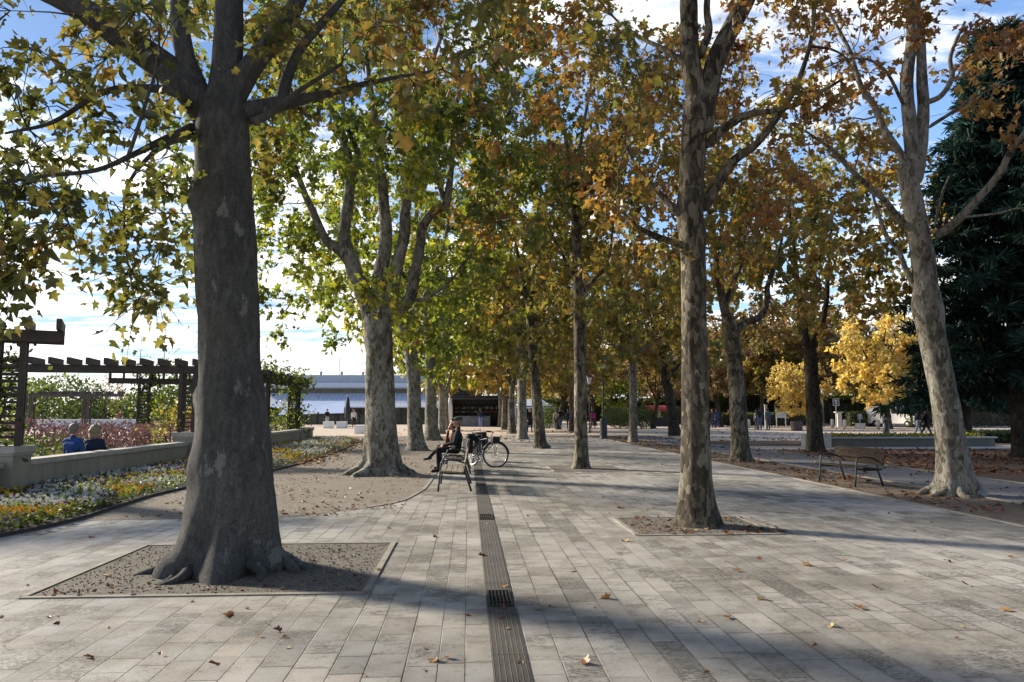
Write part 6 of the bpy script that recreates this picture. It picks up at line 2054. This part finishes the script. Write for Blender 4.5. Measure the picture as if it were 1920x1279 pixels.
# prominent single leaves on the paving
LV = [
    (1070, 1072, .19, .08, 'large curled red-brown leaf, the biggest on the paving'),
    (1425, 1126, .10, .98, 'small pale upright leaf on the right half of the paving'),
    (1608, 1143, .15, .62, 'orange-brown curled leaf in front of the cream trunk'),
    (1779, 1056, .16, .45, 'brown leaf on the paving nearest the leaning cream trunk'),
    (1362, 1163, .15, .66, 'flat tan leaf right of the drain, below the small pale upright one'),
    (1096, 1246, .11, .62, 'tan curled leaf close to the foot of the picture, right of the drain'),
    (974, 1246, .10, .99, 'whitish leaf lying on the drain at the foot of the picture'),
    (949, 1183, .07, .9, 'small pale leaf on the drain below the near grate'),
    (949, 1103, .09, .8, 'yellowish leaf at the upper edge of the near grate'),
    (1808, 1100, .11, .6, 'orange leaf near the right edge of the paving'),
    (1133, 1124, .13, .78, 'yellow-tan leaf right of the near grate'),
    (1008, 1146, .10, .85, 'pale leaf just right of the near grate'),
    (1170, 1016, .16, .75, 'pale yellow leaf left of the right gravel pit'),
    (905, 1043, .13, .4, 'red-brown leaf at the left edge of the drain'),
    (1165, 954, .16, .35, 'brown leaf above the corner of the right gravel pit'),
    (813, 1241, .11, .8, 'pale tan leaf left of the drain at the foot of the picture'),
    (842, 1238, .07, .5, 'small brown leaf beside the drain near the foot of the picture'),
    (815, 1010, .12, .25, 'dark brown leaf between the left gravel pit and the drain'),
    (1380, 1073, .13, .6, 'tan leaf in the middle of the right-hand paving'),
    (1515, 1062, .14, .8, 'pale leaf right of the middle of the paving'),
    (1555, 1176, .10, .92, 'small whitish leaf below the orange-brown curled one'),
    (1640, 1105, .12, .72, 'yellowish leaf right of the orange-brown curled one'),
    (1890, 1148, .13, .85, 'pale crumpled leaf at the right edge of the picture'),
    (430, 1158, .16, .5, 'brown leaf in front of the left gravel pit'),
    (400, 1246, .12, .3, 'dark leaf at the foot of the picture, below the left gravel pit'),
    (170, 1009, .17, .55, 'brown leaf by the dark kerb of the flower bed'),
]
g = np.random.default_rng(99)
for i, (px, py, s_, tn, lb) in enumerate(LV):
    x, y = G(px, py)
    a = g.uniform(0, 6.28)
    me = leaves_mesh('fallen_leaf', np.array([(-.36 * s_ * math.cos(a), -.36 * s_ * math.sin(a), .006)]), np.array([(math.cos(a), math.sin(a), .06)]), np.array([(g.normal(0, .25), g.normal(0, .25), 1.0)]), np.array([s_ * .72]), np.array([tn]), 0, fold=.3, curl=.6, rng=g)
    o = tag(mesh_obj('fallen_leaf', me, None, [M['leaf_dry']]), lb, 'leaf', 'fallen leaves on the paving')
    o.location = (x, y, .012)
# ------------------------------------------------------------------ buildings beyond
M['metalroof'] = worn('grey_blue_metal_roof', (.36, .39, .45), .4, .12, 2, metal=.2)
M['seamroof'] = mat('standing_seam_roof', lambda T: (lambda x: dict(col=T.mix(((x / .55).fract() - .5).abs().step(.44, .49), (.46, .49, .56), (.25, .28, .33)), bump=((x / .55).fract() - .5).abs().step(.44, .49), bs=.6, bd=.05))(T.xyz(T.obj())[0]), rough=.45)
M['fascia'] = worn('white_fascia', (.62, .64, .68), .6, .08, 2)
M['darkglass'] = mat('dark_glass', lambda T: dict(col=T.ramp(T.noise(T.obj(), 1.2, 3), [(.35, (.012, .016, .018)), (.65, (.05, .06, .055))])), rough=.12, spec=.6)
M['darkpanel'] = worn('charcoal_panel', (.02, .022, .026), .5, .3, 4)
M['bluecanvas'] = worn('pale_blue_awning', (.42, .50, .64), .7, .08, 3)
M['whitecanvas'] = worn('white_canvas', (.66, .67, .69), .8, .08, 3)
Y = 88.0
zz = lambda py, Yd: P(960, py, Yd)[2]
xx_ = lambda px, Yd: P(px, 780, Yd)[0]
xa, xb = xx_(470, Y), xx_(830, Y)
root = empty('club_building', ((xa + xb) / 2, Y, 0)); tag(root, 'long low modern building with stepped white roof bands behind the rooty plane tree', 'building')
Lb = xb - xa
z1 = zz(763, Y); z2 = zz(736, Y)
b = MB(); b.box((0, 1.2, z1 / 2), (Lb, .1, z1)); gl = b.build('glazing', M['darkglass'], root)
mb = MB()
for i in range(19): mb.box((-Lb / 2 + i * Lb / 18, 1.1, z1 / 2), (.10, .10, z1))
mb.box((0, 1.1, z1 * .55), (Lb, .08, .08)); mb.build('mullions', M['darkpanel'], gl)
b = MB(); b.add([(-Lb / 2, -.4, z1), (Lb / 2, -.4, z1), (Lb / 2, 4.2, z2), (-Lb / 2, 4.2, z2), (-Lb / 2, -.4, z1 - .12), (Lb / 2, -.4, z1 - .12), (Lb / 2, 4.2, z2 - .12), (-Lb / 2, 4.2, z2 - .12)], [(0, 1, 2, 3), (7, 6, 5, 4), (0, 4, 5, 1), (1, 5, 6, 2), (2, 6, 7, 3), (3, 7, 4, 0)])
b.build('sloping_roof', M['seamroof'], root)
b = MB(); b.box((0, 6.2, (z2 + zz(728, Y)) / 2), (Lb, 3.6, zz(728, Y) - z2 + .25)); b.build('clerestory', M['darkglass'], root)
b = MB(); b.box((0, 6.2, (zz(727, Y) + zz(717, Y)) / 2), (Lb + .8, 4.6, zz(717, Y) - zz(727, Y))); b.box((0, 5.0, zz(724, Y)), (Lb + 1.2, 3.0, .12)); b.build('white_band', M['fascia'], root, bevel=.03)
b = MB(); b.box((1, 7.5, (zz(716, Y) + zz(701, Y)) / 2), (Lb - 1, 4.6, zz(701, Y) - zz(716, Y) + .1)); r_ = b.build('upper_roof', M['metalroof'], root, bevel=.03)
for i, px in enumerate((580, 622, 665)):
    c = MB(); c.lathe([(.14, 0), (.14, .42), (.24, .44), (.2, .55), (.05, .6)], k=10); c.build('vent', M['metalroof'], r_, loc=(xx_(px, Y) - (xa + xb) / 2, 6.2, zz(702, Y)))
# awning
Y2 = 80.0
x0_, x1_ = xx_(527, Y2), xx_(648, Y2)
root = empty('awning', ((x0_ + x1_) / 2, Y2, 0)); tag(root, 'pale blue sloping awning in front of the long low building', 'awning')
La = x1_ - x0_
b = MB(); b.add([(-La / 2, -1.2, zz(777, Y2)), (La / 2, -1.2, zz(774, Y2)), (La / 2 - .5, 2.2, zz(752, Y2)), (-La / 2 + .5, 2.2, zz(752, Y2)), (-La / 2, -1.2, zz(777, Y2) - .06), (La / 2, -1.2, zz(774, Y2) - .06), (La / 2 - .5, 2.2, zz(752, Y2) - .06), (-La / 2 + .5, 2.2, zz(752, Y2) - .06)], [(0, 1, 2, 3), (7, 6, 5, 4), (0, 4, 5, 1), (1, 5, 6, 2), (2, 6, 7, 3), (3, 7, 4, 0)])
b.build('canvas', M['bluecanvas'], root)
for s in (-1, 0, 1):
    b = MB(); b.lathe([(.05, 0), (.05, zz(777, Y2))], k=8); b.build('post', M['iron'], root, loc=(s * (La / 2 - .2), -1.0, 0))


def parasol(label, px, py, h, m):
    x, y = G(px, py)
    root = empty('parasol', (x, y, 0)); tag(root, label, 'parasol', 'closed parasols outside the cafe')
    b = MB(); b.lathe([(.035, 0), (.035, h)], k=8); b.build('pole', M['iron'], root)
    b = MB(); b.lathe([(.16, .75), (.25, .9), (.26, 1.4), (.24, 2.0), (.16, h - .35), (.05, h - .05), (.03, h + .25)], k=10); b.build('folded_canopy', m, root)
    b = MB(); b.box((0, 0, .05), (.7, .7, .1)); b.build('base', M['bollard'], root, bevel=.02)


parasol('closed black parasol left of the woman in white top', 651, 801, 3.0, M['darkpanel'])
parasol('closed pale blue parasol at the left end of the dark kiosk', 843, 803, 2.8, M['whitecanvas'])
# dark kiosk
Y3 = 75.0
x0_, x1_ = xx_(847, Y3), xx_(952, Y3)
root = empty('kiosk', ((x0_ + x1_) / 2, Y3, 0)); tag(root, 'dark open-fronted kiosk at the end of the promenade', 'kiosk')
Lk = x1_ - x0_; zt = zz(746, Y3)
b = MB(); b.box((0, 3.0, zt / 2), (Lk, .12, zt)); b.build('back_wall', M['darkpanel'], root)
for s in (-1, 1):
    b = MB(); b.box((s * (Lk / 2 - .06), 1.5, zt / 2), (.12, 2.88, zt)); b.build('side_wall', M['darkpanel'], root)
b = MB(); b.box((0, 1.3, zt + .1), (Lk + .5, 4.0, .22)); rf = b.build('roof', M['darkpanel'], root, bevel=.02)
b = MB(); b.add([(-Lk / 2, -.2, zt + .2), (-Lk / 2 + 1.2, -.2, zt + .95), (-Lk / 2 + 1.8, -.2, zt + .2), (-Lk / 2, 3, zt + .2), (-Lk / 2 + 1.2, 3, zt + .95), (-Lk / 2 + 1.8, 3, zt + .2)], [(0, 1, 2), (3, 5, 4), (0, 3, 4, 1), (1, 4, 5, 2), (0, 2, 5, 3)]); b.build('roof_gable', M['darkpanel'], rf)
b = MB(); b.box((0, -.75, zt - .12), (Lk + .4, .06, .06)); b.build('fascia_strip', worn('dull_fascia', (.10, .105, .12), .6, .2, 4), root)
b = MB(); b.box((-.5, .6, .5), (Lk * .55, .7, 1.0)); b.box((-.5, .55, 1.03), (Lk * .58, .85, .06)); b.build('counter', worn('counter', (.16, .17, .18), .5, .4, 3), root, bevel=.01)
b = MB()
for z in (1.35, 1.75, 2.1): b.box((-.3, 2.7, z), (Lk * .8, .35, .04))
sh = b.build('shelf', M['slat'], root)
g = np.random.default_rng(8)
b = MB()
for z in (1.37, 1.77):
    for i in range(26):
        hh = g.uniform(.12, .3); b.box((-.3 - Lk * .39 + i * Lk * .78 / 26 + .05, 2.66, z + hh / 2), (g.uniform(.08, .15), .12, hh), mi=int(g.integers(0, 4)))
b.build('goods', [worn('jars', (.45, .44, .42), .4, .3, 8), worn('boxes_green', (.08, .17, .12), .5, .3, 8), worn('boxes_red', (.28, .05, .05), .5, .3, 8), worn('boxes_brown', (.22, .14, .07), .5, .3, 8)], sh)
# pale low buildings behind the right row
for p0, p1, Yb, top, m, lb in ((925, 975, 86, 742, 'fascia', 'pale flat-roofed building right of the kiosk'), (962, 1042, 92, 748, 'whitecanvas', 'white tent roof glimpsed behind the leaning right-row trunk')):
    xa, xb = xx_(p0, Yb), xx_(p1, Yb); h = zz(top, Yb)
    root = empty('pavilion', ((xa + xb) / 2, Yb, 0)); tag(root, lb, 'pavilion')
    b = MB(); b.box((0, 2, h * .36), (xb - xa - .8, 4, h * .72)); b.build('wall', M['darkpanel'] if m == 'whitecanvas' else M['fascia'], root)
    if m == 'whitecanvas':
        b = MB(); W_ = (xb - xa) / 2
        b.add([(-W_, -.4, h * .62), (W_, -.4, h * .62), (W_, 4.4, h * .62), (-W_, 4.4, h * .62), (-W_ * .4, 2, h), (W_ * .4, 2, h)], [(0, 1, 5, 4), (1, 2, 5), (2, 3, 4, 5), (3, 0, 4), (0, 3, 2, 1)]); b.build('roof', M[m], root)
    else:
        b = MB(); b.box((0, 2, h * .86), (xb - xa, 5, h * .3)); b.build('roof', M['metalroof'], root, bevel=.02)
# red stall
x, y = G(1237, 799)
root = empty('market_stall', (x, y, 0)); tag(root, 'small stall with a red canopy left of the dark leaning trunk', 'stall')
b = MB(); b.add([(-1.3, -.8, 1.75), (1.3, -.8, 1.75), (1.3, .8, 2.15), (-1.3, .8, 2.15), (-1.3, -.8, 1.55), (1.3, -.8, 1.55), (1.3, .8, 2.05), (-1.3, .8, 2.05)], [(0, 1, 2, 3), (7, 6, 5, 4), (0, 4, 5, 1), (1, 5, 6, 2), (2, 6, 7, 3), (3, 7, 4, 0)]); b.build('canopy', worn('red_canvas', (.42, .05, .04), .8, .15, 4), root)
for sx in (-1.2, 1.2):
    for sy in (-.7, .7):
        b = MB(); b.lathe([(.03, 0), (.03, 1.8)], k=6); b.build('post', M['iron'], root, loc=(sx, sy, 0))
b = MB(); b.box((0, -.5, .45), (2.3, .5, .9)); b.build('counter', M['darkpanel'], root, bevel=.01)
# flat canopy and van at the right
Yv = 70.0
xa, xb = xx_(1640, Yv + 4), xx_(1745, Yv + 4)
root = empty('canopy_shelter', ((xa + xb) / 2, Yv + 4, 0)); tag(root, 'flat pale canopy roof behind the white van', 'shelter')
b = MB(); b.box((0, 0, zz(764, Yv + 4)), (xb - xa, 3, .16)); b.build('roof', M['fascia'], root, bevel=.01)
for s in (-1, 1):
    b = MB(); b.box((s * ((xb - xa) / 2 - .4), 0, zz(764, Yv + 4) / 2), (.16, .16, zz(764, Yv + 4))); b.build('post', M['steel'], root)


def van(label, loc, rz):
    root = empty('parked_van', (loc[0], loc[1], 0), rz); tag(root, label, 'van')
    prof = [(-2.5, .35), (-2.5, 1.9), (-2.35, 2.05), (.7, 2.05), (1.0, 1.98), (1.75, 1.25), (2.45, 1.05), (2.55, .8), (2.55, .35)]
    b = MB(); n = len(prof)
    vs = [(x, -.92, z) for x, z in prof] + [(x, .92, z) for x, z in prof]
    b.add(vs, [tuple(range(n)), tuple(range(n, 2 * n))[::-1]] + [(i, n + i, n + (i + 1) % n, (i + 1) % n) for i in range(n)])
    b.build('body', M['white'], root, bevel=.06)
    b = MB(); b.add([(1.03, -.82, 1.93), (1.03, .82, 1.93), (1.74, .84, 1.28), (1.74, -.84, 1.28)], [(0, 1, 2, 3)]); b.build('windscreen', M['darkglass'], root, loc=(.025, 0, .025))
    for s in (-1, 1):
        b = MB(); b.add([(.1, s * .93, 1.3), (1.55, s * .93, 1.3), (.95, s * .93, 1.85), (.1, s * .93, 1.85)], [(0, 1, 2, 3)]); b.build('side_window', M['darkglass'], root)
        b = MB(); b.ball((2.5, s * .68, .85), .13, 10, 6, sc=(.5, 1.2, .8)); b.build('headlight', M['chrome'], root)
        for x in (-1.6, 1.65):
            b = MB(); b.tube([(x, s * .72, .33), (x, s * .95, .33)], .33, 18); wl = b.build('wheel', M['rubber'], root)
            b = MB(); b.tube([(x, s * .94, .33), (x, s * .965, .33)], .19, 12); b.build('rim', M['chrome'], wl)
    b = MB(); b.box((2.56, 0, .48), (.08, 1.8, .22)); b.build('bumper', M['darkpanel'], root, bevel=.03)


van('white van parked under the bright yellow tree', (xx_(1680, Yv), Yv), R(-62))
# pale wall and boats far left
xa, xb = xx_(70, 66), xx_(262, 66)
root = empty('garden_wall', ((xa + xb) / 2, 66, 0)); tag(root, 'pale low wall far left beyond the shrubs', 'wall')
b = MB(); b.box((0, 0, .38), (xb - xa, .3, .8)); b.build('wall_body', M['fascia'], root)
b = MB(); b.box((0, 0, .82), (xb - xa + .1, .42, .08)); b.build('coping', M['white'], root, bevel=.01)


def boat(label, px, py_top, Yb, boom=None):
    x = xx_(px, Yb); h = zz(py_top, Yb)
    root = empty('sailing_boat', (x, Yb, 0)); tag(root, label, 'boat', 'sailing boats beyond the garden')
    b = MB()
    st = [(-3.2, .75, .9), (-2, 1.1, .85), (0, 1.25, .8), (2, .8, .9), (3.4, .05, 1.05)]
    vs, fs = [], []
    for (lx, hw, hz) in st: vs += [(lx, -hw, hz), (lx, -hw * .6, .1), (lx, hw * .6, .1), (lx, hw, hz)]
    for i in range(4):
        for j in range(3): fs.append((i * 4 + j, i * 4 + j + 1, i * 4 + j + 5, i * 4 + j + 4))
        fs.append((i * 4 + 3, i * 4, i * 4 + 4, i * 4 + 7))
    fs.append((0, 1, 2, 3)); fs.append((19, 18, 17, 16))
    b.add(vs, fs); b.build('hull', M['white'], root, bevel=.03)
    b = MB(); b.tube([(0, 0, .5), (0, 0, h)], [.11, .06], 8); b.build('mast', M['metalroof'], root)
    b = MB(); b.tube([(0, 0, h * .72), (.0, 0, h * .72), (.9, 0, h * .72)], .02, 5); b.tube([(-.9, 0, h * .72), (0, 0, h * .72)], .02, 5); b.build('spreader', M['steel'], root)
    b = MB(); b.tube([(0, 0, 1.8), (-2.6, 0, 1.9)], .05, 6); b.build('boom', M['steel'], root)
    if boom:
        b = MB(); b.tube([(0, 0, h * boom), (2.4, 0, h * boom + 2.0)], .05, 6); b.build('derrick', M['steel'], root)


boat('boat mast standing left of the pair above the stepped rafters', 258, 626, 120)
boat('tall boat mast with a slanting spar above the stepped rafters', 303, 612, 120, .62)
boat('faint boat mast seen between the nearest pergola posts', 142, 690, 120)
boat('boat mast above the roof of the long low building', 634, 672, 120)
boat('short boat mast just right of the nearest pergola posts', 101, 692, 120)
